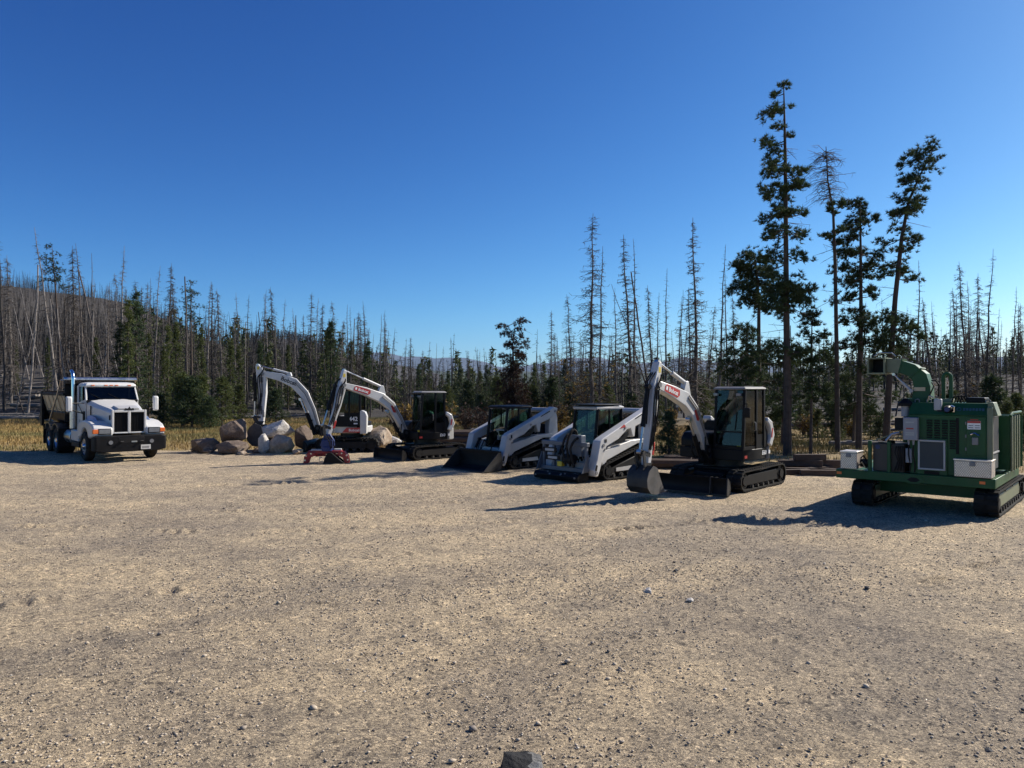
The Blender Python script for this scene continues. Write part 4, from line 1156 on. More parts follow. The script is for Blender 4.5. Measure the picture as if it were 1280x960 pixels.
for y in (-.62, -.18, 0, .18, .62): MB(I).box(-1.16, -1.10, y - .055, y + .055, 2.655, 2.69).build('marker_light', M['orange'], roof, .008)
MB(I).box(-2.27, -2.22, -.86, .86, 1.0, 2.62).build('cab_back', M['white'], tr)
MB(I).box(-2.2, -1.0, -.84, .84, 1.0, 1.08).build('cab_floor', M['black'], tr)
MB(I).box(-1.25, -1.0, -.82, .82, 1.5, 2.08).build('dashboard', M['char'], tr, .03)
for y in (-.42, .42):
    s_ = MB(I); s_.box(-1.95, -1.5, y - .24, y + .24, 1.3, 1.5); s_.box(-2.05, -1.92, y - .23, y + .23, 1.45, 2.2); s_.build('seat', M['seat'], tr, .04)
sw = MB(T(-1.38, .42, 1.86) @ Ry(math.radians(-58))); sw.lathe([(0, .20), (.012, .212), (.024, .20), (.012, .188)], 22, 'z'); sw.build('steering_wheel', M['black'], tr)
# exhaust stack on the right
ex = MB(I); ex.tube([(-2.38, -1.0, 1.95), (-2.38, -1.0, 2.92), (-2.40, -1.0, 3.06), (-2.50, -1.0, 3.17), (-2.66, -1.0, 3.22)], .062, 14); es = ex.build('exhaust_stack', M['chrome'], tr)
MB(I).cyl((-2.38, -1.0, 1.05), (-2.38, -1.0, 1.96), .115, n=18).build('muffler', M['bright'], es)
MB(I).box(-2.6, -2.30, -.88, .88, .95, 1.1).build('stack_bracket', M['black'], tr)
# dump box
bxo = -2.75; bl = -6.75
tub = [(-.62, 1.12), (-.98, 1.30), (-1.08, 1.60), (-1.06, 1.66), (-.98, 1.60), (-.90, 1.36), (-.60, 1.19), (.60, 1.19), (.90, 1.36), (.98, 1.60), (1.06, 1.66), (1.08, 1.60), (.98, 1.30), (.62, 1.12)]
box = MB(I).prism(tub, bl, bxo, 'x').build('dump_box', M['black'], tr, .012)
for sg in (-1, 1): MB(I).prism([(sg * 1.06, 1.66), (sg * 1.24, 2.28), (sg * 1.17, 2.28), (sg * .99, 1.66)], bl, bxo, 'x').build('box_side', M['tan'], box, .012)
for x0 in (bxo - .02,): MB(I).prism([(-1.2, 1.3), (1.2, 1.3), (1.2, 2.72), (-1.2, 2.72)], x0, x0 + .06, 'x').build('box_bulkhead', M['black'], box, .01)
MB(I).prism([(-1.2, 1.25), (1.2, 1.25), (1.22, 2.45), (-1.22, 2.45)], bl - .08, bl, 'x').build('tailgate', M['black'], box, .01)
for sg in (-1, 1):
    MB(I).box(bl, bxo, *sorted((sg * 1.13, sg * 1.26)), 2.28, 2.38).build('top_rail', M['black'], box, .012)
    for k in range(5):
        x = bl + .5 + k * .8
        MB(I).prism([(sg * 1.235, 2.28), (sg * 1.28, 2.28), (sg * 1.10, 1.64), (sg * 1.055, 1.66)], x - .04, x + .04, 'x').build('side_rib', M['tan'], box)
    MB(I).box(bl - .06, bl + .25, *sorted((sg * 1.18, sg * 1.27)), 1.0, 2.45).build('corner_post', M['black'], box, .012)
    # fenders over the tandem, mud flap, tarp arm
    for x in (-4.15, -5.45):
        ring_ = [(x + .66 * math.cos(t), .52 + .66 * math.sin(t)) for t in [math.radians(35 + 11 * k) for k in range(11)]]
        inn = [(x + .64 * math.cos(t), .52 + .64 * math.sin(t)) for t in [math.radians(145 - 11 * k) for k in range(11)]]
        MB(I).prism(ring_ + inn, *sorted((sg * .62, sg * 1.26))).build('rear_fender', M['bright'], tr)
    MB(I).box(-6.28, -6.26, *sorted((sg * .62, sg * 1.26)), .28, 1.1).build('mud_flap', M['rubber'], tr)
    MB(I).box(-3.52, -3.50, *sorted((sg * .62, sg * 1.26)), .3, 1.0).build('mud_flap', M['rubber'], tr)
    MB(I).tube([(-4.8, sg * 1.31, 1.26), (-3.3, sg * 1.33, 2.35), (-2.75, sg * 1.31, 2.88)], .03, 8).build('tarp_arm', M['bright'], box)
MB(I).tube([(-2.62, -1.28, 2.90), (-2.62, 1.28, 2.90)], .085, 16).build('tarp_roller', M['bright'], box)
MB(I).box(-2.74, -2.52, -1.22, 1.22, 2.72, 2.80).build('tarp_housing', M['black'], box, .01)
MB(I).prism([(-2.6, .95), (bl + .3, .92), (bl + .3, 1.13), (-2.8, 1.13)], -.7, .7).build('box_subframe', M['black'], tr)
# load showing over the rail
xs = np.linspace(bl + .1, bxo - .1, 22); ysx = np.linspace(-1.1, 1.1, 12)
gxx, gyy = np.meshgrid(xs, ysx, indexing='ij')
V, F = grid(gxx, gyy, 1.75 + .18 * (1 - (gyy / 1.1) ** 2) + .12 * nz.fbm(gxx * 2, gyy * 2, 3))
o = link('load', np_mesh('load', V, F, pm('dirt_load', (.16, .12, .085), .95, var=.3, bump=.6), True), box)
# ================================================================ tracked wood chipper
ch = thing('wood_chipper', 'green tracked wood chipper with curved discharge chute and diamond plate boxes', 'wood chipper', (7.2, 16.46, 0), math.atan2(-.656, .755))
I = Matrix.Identity(4)
GR = M['green']
# running gear: local x along the face, y away from it
Rt = T(0, 0, 0) @ Rz(math.radians(90))            # crawler x -> +y, crawler y -> -x
for xc in (.28, 2.58):
    crawler(ch, Rt, [(.27, .29, .255), (3.7, .29, .255)], -(xc + .42), -xc, [(.65 + .32 * k, .12, .09) for k in range(9)] + [(1.2, .47, .05), (2.2, .47, .05)], lug=.17)
    MB(Rt).prism([(.5, .17), (3.4, .17), (3.45, .3), (3.3, .44), (.6, .44), (.45, .3)], -(xc + .36), -(xc + .06)).build('track_frame', M['palegreen'], ch, .015)
for y in (.9, 2.4): MB(I).box(.6, 2.7, y, y + .25, .28, .50).build('cross_member', GR, ch)
# deck frame
fr = MB(I).box(-.03, 2.96, -.02, .12, .61, .80).build('deck_beam', GR, ch, .012)
MB(I).box(2.84, 2.96, .125, 3.2, .61, .80).build('deck_beam', GR, ch, .012)
MB(I).box(-.03, .09, .125, 3.2, .61, .80).build('deck_beam', GR, ch, .012)
MB(I).box(.10, 2.83, .13, 3.2, .70, .76).build('deck_plate', GR, ch)
for x0 in (-.01, 2.69): MB(I).box(x0, x0 + .10, -.028, -.018, .69, .745).build('amber_marker', M['orange'], fr)
em = MB(I); em.prism([(1.30, .68), (1.42, .60), (1.62, .60), (1.74, .68), (1.62, .77), (1.42, .77)], -.036, -.022); em.build('hex_emblem', GR, fr)
MB(I).prism([(1.40, .68), (1.47, .635), (1.57, .635), (1.64, .68), (1.57, .73), (1.47, .73)], -.042, -.034).build('hex_emblem', M['char'], fr)
# left tool box, hydraulic fittings
def diamond_box(x0, x1, y0, y1, z0, z1):
    b = MB(I).box(x0, x1, y0, y1, z0, z1 - .03).build('tool_box', M['alu'], ch, .008)
    MB(I).box(x0 - .012, x1 + .012, y0 - .015, y1 + .012, z1 - .03, z1).build('tool_box_lid', M['alu_bright'], b, .006)
    k = MB(I); n = 0
    zz_ = z0 + .03
    while zz_ < z1 - .05:
        xx = x0 + .03 + (.02 if n % 2 else 0)
        while xx < x1 - .02:
            k.obox((xx, y0 - .003, zz_), (.030, .008, .011), Ry(math.radians(45 if n % 2 else -45))); xx += .04
        zz_ += .028; n += 1
    o = k.build('tread_pattern', M['alu_bright'], b); o['kind'] = 'stuff'
    MB(I).box((x0 + x1) / 2 - .05, (x0 + x1) / 2 + .05, y0 - .03, y0 - .008, z1 - .13, z1 - .05).build('latch', M['grey'], b, .006)
    return b
diamond_box(.06, .40, .0, .45, .815, 1.20)
diamond_box(2.26, 2.90, -.06, .36, .815, 1.17)
MB(I).cyl((.44, .15, .95), (.60, .15, .95), .09, n=14).build('hydraulic_pump', M['char'], ch)
MB(I).tube([(.45, .12, 1.05), (.52, .05, 1.12), (.58, .1, 1.0), (.60, .2, .85)], .018, 6).build('hose', M['rubber'], ch)
MB(I).tube([(.42, .10, .90), (.5, .03, .98), (.56, .05, .86), (.62, .15, .84)], .015, 6).build('hose', M['bright'], ch)
# posts and brown tank
for x0 in (.63, 1.01): MB(I).box(x0, x0 + .065, -.015, .06, .80, 1.45).build('post', GR, ch, .006)
MB(I).box(.70, 1.32, .10, .75, .80, 1.40).build('fuel_tank', M['tankbrown'], ch, .02)
MB(I).cyl((.80, .085, 1.32), (.80, .10, 1.32), .05, n=14).build('tank_badge', M['blue'], ch)
MB(I).cyl((1.0, .4, 1.40), (1.0, .4, 1.45), .07, n=14).build('filler_cap', M['black'], ch)
# sloping bright guard above the tank
MB(I).add([(.70, .12, 1.43), (1.25, .10, 1.66), (1.25, .7, 1.70), (.70, .72, 1.45), (.70, .12, 1.45), (1.25, .10, 1.68), (1.25, .7, 1.72), (.70, .72, 1.47)], [(0, 1, 2, 3), (7, 6, 5, 4), (0, 4, 5, 1), (1, 5, 6, 2), (2, 6, 7, 3), (3, 7, 4, 0)]).build('sloped_guard', M['palegreen'], ch)
MB(I).tube([(.98, .06, 1.46), (1.10, .04, 1.60), (1.24, .04, 1.64)], .03, 8).build('air_hose', M['bright'], ch)
# engine housing
bd = MB(I).box(1.42, 2.80, .10, 1.15, .80, 2.03).build('engine_housing', GR, ch, .015)
MB(I).prism([(.08, 2.03), (1.17, 2.03), (1.17, 2.28), (.26, 2.28)], 1.40, 2.81, 'x').build('hood', GR, bd, .015)
MB(I).box(1.40, 2.36, .085, .099, 1.98, 2.02).build('hood_lip', GR, bd)
# louvres: four columns
for c in range(4):
    x0 = 1.74 + c * .139
    for r_ in range(12 if c == 3 else 8):
        z = 1.91 - r_ * .05
        MB(I).box(x0, x0 + .105, .092, .104, z - .014, z + .014).build('louvre', M['black'], bd)
        MB(I).obox((x0 + .0525, .090, z + .020), (.105, .018, .005), Rx(math.radians(-25))).build('louvre_lip', GR, bd)
MB(I).box(2.27, 2.32, .088, .1, 1.25, 2.0).build('panel_seam', M['black'], bd)
# radiator screen in pale frame
for (a, b, c, d) in ((1.59, 2.09, 1.48, 1.515), (1.59, 2.09, .90, .935), (1.59, 1.625, .935, 1.48), (2.055, 2.09, .935, 1.48)):
    MB(I).box(a, b, .02, .06, c, d).build('screen_frame', M['lightgrey'], bd, .005)
MB(I).box(1.62, 2.06, .03, .09, .93, 1.49).build('screen', M['screen'], bd)
MB(I).box(1.56, 2.12, .062, .098, .80, 1.55).build('screen_housing', GR, bd, .008)
MB(I).box(1.70, 1.98, .056, .064, .81, .88).build('screen_slot', M['black'], bd)
# electrical boxes
e1 = MB(I).box(1.33, 1.60, -.06, .10, 1.50, 1.97).build('control_box', M['ebox'], bd, .015)
MB(I).box(1.39, 1.53, -.066, -.060, 1.73, 1.755).build('red_label', M['red'], e1)
for z in (1.86, 1.64, 1.60): MB(I).box(1.38, 1.54, -.065, -.061, z, z + .025).build('box_label', M['lightgrey'], e1)
for x in (1.42, 1.51):
    MB(I).cyl((x, .02, 1.50), (x, .02, 1.40), .028, .015, 10).build('cable_gland', M['ebox'], e1)
    MB(I).tube([(x, .02, 1.41), (x, .0, 1.2), (x + .02, .06, 1.0), (x, .1, .82)], .014, 6).build('cable', M['rubber'], e1)
MB(I).box(1.35, 1.47, .04, .12, 1.02, 1.32).build('fuse_box', M['ebox'], bd, .012)
# right-hand door with warning plate and latch
dr = MB(I).box(2.45, 2.78, .078, .098, 1.24, 2.0).build('door', GR, bd, .006)
wp = MB(I).box(2.47, 2.70, .070, .077, 1.76, 1.93).build('warning_plate', M['letter_white'], dr)
MB(I).box(2.472, 2.698, .066, .0695, 1.885, 1.928).build('warning_band', M['red'], wp)
for k in range(2):
    for q in range(2): MB(I).box(2.49 + .11 * q, 2.575 + .11 * q, .067, .0695, 1.785 + .045 * k, 1.80 + .045 * k).build('warning_print', M['grey'], wp)
MB(I).box(2.52, 2.66, .070, .077, 1.945, 1.96).build('small_print', M['red'], dr)
MB(I).box(2.55, 2.66, .055, .077, 1.45, 1.60).build('latch_plate', M['grey'], dr, .01)
MB(I).tube([(2.53, .03, 1.66), (2.60, .03, 1.69), (2.68, .03, 1.64)], .014, 6).build('latch_handle', M['chrome'], dr)
# worn-off maker's marks on the sloping hood front
hn = pm('faded_vinyl', (.05, .10, .12), .5)
for k in range(7): MB(T(2.40 + .055 * k, .165, 2.155) @ Rx(math.radians(-36))).box(-.02, .02, -.002, .002, -.035 + .006 * (k % 2), .03).build('faded_mark', hn, bd)
MB(T(2.31, .165, 2.155) @ Rx(math.radians(-36))).lathe([(-.002, .03), (-.002, .045), (.002, .045), (.002, .03)], 14, 'y').build('faded_mark', hn, bd)
# right end: grille, pale post, corrugated feed panels behind
MB(I).box(2.80, 2.90, .10, .16, .80, 2.20).build('corner_post', M['palegreen'], ch, .01)
MB(I).prism([(2.805, 2.03), (2.98, 2.03), (2.90, 2.30), (2.805, 2.30)], .165, .60).build('end_cap', M['palegreen'], ch, .01)
MB(I).box(2.905, 2.911, .22, .34, 2.12, 2.24).build('end_label', M['lightgrey'], ch)
MB(I).box(2.81, 2.86, .17, 1.05, .95, 2.02).build('end_grille', M['screen'], ch)
for k in range(10): MB(I).box(2.861, 2.872, .20 + .085 * k, .225 + .085 * k, 1.32, 2.0).build('grille_bar', M['grey'], ch)
MB(I).box(2.861, 2.88, .18, 1.05, 1.27, 1.30).build('grille_rail', M['lightgrey'], ch)
# infeed side panels: upright ribbed plates
for k in range(4):
    y = 1.45 + .34 * k
    MB(I).box(2.70, 3.02, y, y + .05, .86, 2.0).build('feed_panel', GR, ch, .01)
    MB(I).box(3.02, 3.06, y - .02, y + .07, .84, 2.0).build('feed_rib', M['palegreen'], ch, .01)
MB(I).box(2.66, 2.70, 1.2, 3.0, .80, 1.95).build('feed_panel', GR, ch, .01)
MB(I).tube([(3.04, 1.3, 2.0), (3.06, 1.4, 2.06), (3.06, 2.6, 2.06), (3.06, 2.72, 1.95), (3.06, 2.72, .85)], .03, 8).build('feed_rail', GR, ch)
MB(I).box(1.0, 2.6, 1.3, 3.1, .80, 1.9).build('chipper_housing', GR, ch, .03)
# roof items: air cleaner, precleaner, lamp, battery cover, exhaust arch
MB(I).cyl((1.30, .30, 1.98), (1.30, .30, 2.20), .085, n=18).build('air_cleaner', M['ebox'], ch)
MB(I).lathe([(2.20, .001), (2.20, .15), (2.26, .15), (2.36, .05), (2.36, .001)], 20, 'z', (1.30, .30, 0)).build('rain_cap', M['black'], ch)
MB(I).cyl((1.30, .30, 1.55), (1.30, .30, 1.98), .045, n=10).build('intake_pipe', M['char'], ch)
MB(I).box(1.86, 2.0, .14, .26, 2.12, 2.36).build('valve_block', M['lightgrey'], ch, .02)
MB(I).lathe([(-.08, .001), (-.08, .055), (0, .085), (.06, .085), (.06, .001)], 18, 'y', (2.12, .12, 2.15)).build('work_lamp', M['char'], ch)
MB(I).cyl((2.12, .03, 2.15), (2.12, .038, 2.15), .05, n=14).build('lamp_glass', M['blue'], ch)
MB(I).tube([(2.18, .1, 2.22), (2.24, .08, 2.20), (2.23, .1, 2.10)], .02, 7).build('lamp_bracket', M['chrome'], ch)
MB(I).box(2.38, 2.72, .45, .95, 2.28, 2.39).build('battery_cover', M['black'], ch, .02)
for k in range(4): MB(I).tube([(2.12 + .05 * k, .5, 2.28), (2.16 + .05 * k, .52, 2.42), (2.24 + .05 * k, .55, 2.40), (2.28 + .05 * k, .6, 2.28)], .014, 6).build('hose', M['rubber'], ch)
arch = [(1.95, .6, 2.28), (1.95, .6, 2.78)] + [(2.02 - .07 * math.cos(t), .6, 2.80 + .09 * math.sin(t)) for t in [math.radians(20 + 28 * k) for k in range(6)]] + [(2.09, .6, 2.78), (2.09, .6, 2.28)]
MB(I).tube(arch, .038, 10).build('lifting_arch', GR, ch)
MB(I).box(1.90, 2.14, .52, .70, 2.28, 2.36).build('arch_base', M['palegreen'], ch, .01)
# discharge chute: turret, curved neck, hood and mouth
MB(I).cyl((1.52, .75, 2.26), (1.52, .75, 2.36), .30, n=24).build('turret_ring', GR, ch)
def rect(cx, cz, ang, w, h, y=.75):
    u = (math.cos(ang), math.sin(ang)); n_ = (-u[1], u[0])
    return [(cx + n_[0] * h / 2, y - w / 2, cz + n_[1] * h / 2), (cx + n_[0] * h / 2, y + w / 2, cz + n_[1] * h / 2), (cx - n_[0] * h / 2, y + w / 2, cz - n_[1] * h / 2), (cx - n_[0] * h / 2, y - w / 2, cz - n_[1] * h / 2)]
neck = [rect(1.54, 2.34, math.radians(90), .38, .36), rect(1.55, 2.60, math.radians(94), .36, .32), rect(1.50, 2.82, math.radians(118), .36, .30), rect(1.34, 2.97, math.radians(146), .36, .28), rect(1.12, 3.05, math.radians(166), .36, .27)]
MB(I).loft(neck).build('chute_neck', GR, ch, .01)
hoodc = [rect(1.13, 3.05, math.radians(166), .40, .31), rect(.86, 3.08, math.radians(178), .42, .30)]
MB(I).loft(hoodc).build('chute_hood', M['palegreen'], ch, .008)
# open mouth turned towards the front: four thin walls round a dark opening
mo = lambda *a_: MB(I).box(*a_).build('chute_mouth', M['palegreen'], ch)
mo(.50, .53, .42, .98, 2.92, 3.22); mo(.53, .86, .95, .98, 2.92, 3.22); mo(.49, .87, .40, .99, 3.22, 3.25); mo(.49, .87, .42, .99, 2.89, 2.92); mo(.83, .86, .42, .95, 2.92, 3.22)
MB(I).box(.531, .829, .78, .80, 2.921, 3.219).build('mouth_shade', M['black'], ch)  # black sheet inside the mouth, its colour standing in for shade
MB(I).tube([(.6, .6, 3.29), (.7, .62, 3.36), (.95, .62, 3.35), (1.02, .66, 3.28)], .016, 6).build('chute_handle', M['bright'], ch)
ram(ch, I, (1.36, 2.52), (1.02, 2.88), .50, .03, .5, 'chute_cylinder', 'lightgrey')
MB(I).tube([(1.70, .72, 2.74), (1.78, .72, 2.74), (1.84, .72, 2.66), (1.84, .72, 2.4)], .016, 6).build('hose', M['rubber'], ch)
MB(I).box(1.40, 1.62, .545, .552, 2.52, 2.60).build('chute_label', M['tan'], ch)

# small fittings: hinges, bolts, lifting eyes, chute seams, loose hoses
for z in (1.36, 1.62, 1.88): MB(I).cyl((2.445, .07, z - .03), (2.445, .07, z + .03), .012, n=8).build('hinge', M['grey'], ch)
for k in range(12): MB(I).cyl((.12 + .24 * k, -.022, .775), (.12 + .24 * k, -.034, .775), .012, n=6).build('bolt', M['steel'], ch)
for x in (1.46, 1.68, 2.74): MB(I).tube([(x, .4, 2.28), (x, .4, 2.33), (x + .05, .4, 2.35), (x + .08, .4, 2.33), (x + .08, .4, 2.28)], .012, 6).build('lifting_eye', M['grey'], ch)
for (x, z, a_) in ((1.545, 2.60, 94), (1.42, 2.90, 132), (1.13, 3.05, 166)):
    MB(I).loft([rect(x - .012 * math.cos(math.radians(a_)), z - .012 * math.sin(math.radians(a_)), math.radians(a_), .40, .34), rect(x + .012 * math.cos(math.radians(a_)), z + .012 * math.sin(math.radians(a_)), math.radians(a_), .40, .34)]).build('chute_flange', GR, ch)
for k in range(4):
    MB(I).tube([(1.18 + .04 * k, .06, 1.36), (1.16 + .05 * k, -.01, 1.22), (1.22 + .03 * k, .0, 1.05), (1.14 + .06 * k, .05, .84)], .016, 6).build('hose', M['rubber'], ch)
MB(I).tube([(1.66, .5, 2.30), (1.74, .46, 2.48), (1.80, .46, 2.62), (1.74, .55, 2.70)], .014, 6).build('hose', M['rubber'], ch)
MB(I).tube([(1.72, .3, 2.30), (1.76, .26, 2.42), (1.84, .24, 2.38)], .016, 6).build('hose', M['bright'], ch)
MB(I).box(1.92, 2.03, .13, .20, 2.06, 2.13).build('solenoid', M['char'], ch, .008)
MB(I).box(1.12, 1.30, .14, .30, 1.70, 1.95).build('bracket_box', M['char'], ch, .01)
# ================================================================ boulders and stones
def rock_mesh(name, seed, dims, mat, rough=.22, cuts=14, sub=3):
    """fractured block: hull of scattered points, edges worn, faces roughened"""
    r = random.Random(seed); bm = bmesh.new()
    vs = []
    for k in range(cuts):
        t = 2 * math.pi * (k * .618); z = 1 - 2 * (k + .5) / cuts; q = math.sqrt(1 - z * z)
        v = Vector((q * math.cos(t), q * math.sin(t), z)) + Vector((r.gauss(0, .2), r.gauss(0, .2), r.gauss(0, .12)))
        v = v.normalized() * r.uniform(.82, 1.06); vs.append(bm.verts.new(v))
    bmesh.ops.convex_hull(bm, input=vs)
    for v in [v for v in bm.verts if not v.link_faces]: bm.verts.remove(v)
    bmesh.ops.bevel(bm, geom=bm.edges[:] + bm.verts[:], offset=.05, segments=2, profile=.6, affect='EDGES')
    bmesh.ops.triangulate(bm, faces=bm.faces)
    for _ in range(2 if sub > 2 else 1): bmesh.ops.subdivide_edges(bm, edges=bm.edges, cuts=1, use_grid_fill=True)
    off = (r.uniform(0, 50), r.uniform(0, 50))
    for v in bm.verts:
        p = v.co.copy()
        n = float(nz.fbm(p.x * 1.6 + off[0] + p.z, p.y * 1.6 + off[1] - p.z * .7, 4)); n2 = float(nz2.fbm(p.x * 6 + off[0] + p.z * 4, p.y * 6 + off[1] + p.z * 3, 3))
        p *= 1 + .10 * n + .045 * n2
        v.co = Vector((p.x * dims[0] / 2, p.y * dims[1] / 2, p.z * dims[2] / 2))
    zmin = min(v.co.z for v in bm.verts)
    for v in bm.verts: v.co.z -= zmin
    me = bpy.data.meshes.new(name); bm.to_mesh(me); bm.free()
    me.polygons.foreach_set('use_smooth', [True] * len(me.polygons)); me.set_sharp_from_angle(angle=math.radians(24))
    me.materials.append(mat)
    return me

def rock_mat(name, base, pale, cover, stain=(.10, .08, .06)):
    m, nt, N, L, P = ntree(name)
    tcn = N.new('ShaderNodeTexCoord'); co = tcn.outputs['Object']
    n1 = noise_node(N, L, co, 1.6, 7, .62); n2 = noise_node(N, L, co, 14, 6, .7)
    r1 = ramp(N, L, n1.outputs[0], [(cover - .1, base + (1,)), (cover + .1, pale + (1,))])
    r2 = ramp(N, L, n2.outputs[0], [(.3, (.68, .66, .64, 1)), (.7, (1.18, 1.16, 1.14, 1))])
    L.new(mixc(N, L, 1.0, r1.outputs[0], r2.outputs[0], 'MULTIPLY'), P.inputs['Base Color'])
    P.inputs['Roughness'].default_value = .9
    b = N.new('ShaderNodeBump'); b.inputs['Strength'].default_value = .7; b.inputs['Distance'].default_value = .04
    L.new(n2.outputs[0], b.inputs['Height']); L.new(b.outputs[0], P.inputs['Normal'])
    return m
RB = rock_mat('brown_granite', (.15, .112, .088), (.42, .34, .27), .60)
RT = rock_mat('tan_granite', (.30, .23, .165), (.48, .40, .31), .5)
RW = rock_mat('white_granite', (.46, .44, .41), (.58, .56, .53), .5)
RG = rock_mat('dark_stone', (.055, .055, .058), (.17, .17, .17), .55)

def boulder(label, x, y, z, dims, mat, seed, rz=0., tilt=0., group='boulders round the excavator bucket', cuts=14, sub=3, cat='boulder', nm='boulder'):
    o = link(nm, rock_mesh(nm, seed, dims, mat, cuts=cuts, sub=sub))
    o.location = (x, y, z); o.rotation_euler = (tilt, 0, rz)
    return tag(o, label, cat, group)
def at(px, py, z=0.):
    d = 930.0 * (CAM_H - z) / (py - 484.0)
    return (px - 640.0) / 930.0 * d, d
for lab, px, py, z, dims, mat, seed, rz in (
    ('long low brown boulder lying beside the meadow grass', 257, 566, -.06, (1.2, 1.0, .74), RB, 21, .2),
    ('low brown boulder under the big upright boulder', 291, 567, -.08, (1.35, 1.1, .66), RB, 22, .5),
    ('big upright brown boulder with a pale top corner', 292, 565, .40, (1.22, 1.05, 1.16), RB, 23, 1.1),
    ('rounded white boulder on top of the boulder heap', 348, 564, .50, (1.30, 1.15, .92), RW, 24, .4),
    ('tan boulder below the white boulder', 352, 566, -.08, (1.35, 1.1, .84), RT, 25, 2.1),
    ('small pale stone slab standing in front of the bucket', 329, 567, -.04, (.46, .38, .98), RW, 26, .3),
    ('brown boulder behind the arm of the excavator', 379, 561, -.05, (.95, .9, 1.2), RB, 27, .9),
    ('small tan stone wedged at the foot of the tan boulder', 372, 568, -.03, (.5, .4, .3), RT, 28, .9),
    ('cream boulder behind the tail of the excavator numbered 442', 474, 563, -.05, (1.35, 1.2, 1.05), RT, 29, 1.7),
    ('pale flat boulder lying in the grass past the cream boulder', 486, 560, -.05, (1.3, 1.1, .6), RW, 30, .1)):
    x, y = at(px, py)
    boulder(lab, x, y, z, tuple(q * 1.1 for q in dims), mat, seed, rz)
for k in range(7):
    x, y = at(245 + k * 19 + rnd.uniform(-6, 6), 566 + rnd.uniform(-2, 3)); s_ = rnd.uniform(.22, .42)
    boulder('small broken stone at the foot of the boulder heap', x, y, -.03, (s_ * 1.3, s_, s_ * .7), rnd.choice((RB, RT, RT)), 60 + k, rnd.uniform(0, 6), group='small stones at the boulder heap', sub=2, cat='stone', nm='stone')
# single stones on the yard
for lab, px, py, dims, mat, seed, rz in (
    ('white stone with a dark side lying on the gravel', 810, 741, (.17, .13, .11), RW, 41, .3),
    ('flat topped pale stone beside the white stone', 862, 751, (.12, .10, .06), RW, 42, .8),
    ('thin grey flake of stone before the white stone', 824, 746, (.13, .06, .03), RG, 43, .1),
    ('dark wedge shaped stone on the tan gravel', 845, 713, (.11, .08, .05), RG, 44, .4),
    ('grey stone with light top near the chipper shadow', 1083, 735, (.10, .08, .06), RG, 45, 1.4),
    ('black stone lying among the stony patch of gravel', 1234, 939, (.08, .07, .05), RG, 47, .5)):
    x, y = at(px, py)
    boulder(lab, x, y, -.015, dims, mat, seed, rz, group='single stones on the gravel yard', cuts=9, sub=2, cat='stone', nm='stone')

# the big angular stone at the front: dark weathered faces, one pale broken end
x, y = at(650, 966)
v = [(-.17, -.12, 0), (.12, -.14, 0), (.17, .10, 0), (-.12, .13, 0), (-.13, -.06, .09), (-.10, .03, .145), (.055, -.03, .10), (.14, -.06, .095), (.15, .05, .10), (.03, .10, .12), (-.05, -.11, .07), (.06, -.12, .075)]
bm = bmesh.new(); bv = [bm.verts.new(p) for p in v]
bmesh.ops.convex_hull(bm, input=bv); bmesh.ops.subdivide_edges(bm, edges=bm.edges, cuts=3, use_grid_fill=True)
for q in bm.verts: q.co += Vector((float(nz2.fbm(q.co.y * 14 + 3, q.co.z * 14, 3)), float(nz2.fbm(q.co.x * 14, q.co.z * 14 + 9, 3)), float(nz2.fbm(q.co.x * 14, q.co.y * 14, 3)))) * .016
me = bpy.data.meshes.new('stone'); bm.to_mesh(me); bm.free(); me.materials.append(rock_mat('black_stone', (.012, .012, .013), (.05, .05, .055), .6)); me.materials.append(rock_mat('grey_fracture', (.13, .13, .125), (.24, .24, .23), .5))
for p_ in me.polygons:
    if p_.center.x > .065 and p_.normal.y < .2: p_.material_index = 1
o = link('stone', me); o.location = (x, y, -.01); o.rotation_euler = (0, 0, .1)
tag(o, 'large black stone with a flat grey broken side', 'stone', 'single stones on the gravel yard')

# ================================================================ timber and log piles
def log_mesh(name, length, r0, r1, seed, stubs=5, mat='log', n=9):
    r = random.Random(seed); mb = MB()
    pts = []; rr = []
    for k in range(7):
        t = k / 6; pts.append((-length / 2 + t * length, r.uniform(-.03, .03) * length * .12, r0 + r.uniform(-.01, .02) * length * .08)); rr.append(r0 + (r1 - r0) * t)
    mb.tube(pts, rr, n)
    for k in range(stubs):
        t = r.uniform(.15, .95); p = Vector((-length / 2 + t * length, 0, r0)); a = r.uniform(0, 6.28); l = r.uniform(.15, .6)
        d = Vector((r.uniform(.1, .5), math.cos(a), abs(math.sin(a)))).normalized()
        mb.tube([p, p + d * (l + r0)], [.02, .008], 4)
    return mb.mesh(name, M[mat])
# squared timbers by the excavator, stacked on sleepers
for k, (px, py, z, l, rz) in enumerate(((1004, 592, .0, 1.5, -.15), (1016, 588, .0, 1.7, -.08), (1030, 590, .0, 1.2, .35), (1000, 590, .185, 1.3, -.10), (1018, 589, .185, 1.5, -.22), (1012, 590, .37, 1.0, .12), (1036, 593, .0, .8, -.5), (994, 594, .0, .9, .25), (1024, 595, .0, 1.1, -.05))):
    x, y = at(px, py)
    b = MB(); b.box(-l / 2, l / 2, -.085, .085, 0, .18)
    o = b.build('timber', M['timber'], None, .012); o.location = (x, y, z); o.rotation_euler = (0, 0, rz)
    tag(o, 'old dark squared timber in the low pile between excavator and chipper', 'timber', 'squared timbers in the low pile')
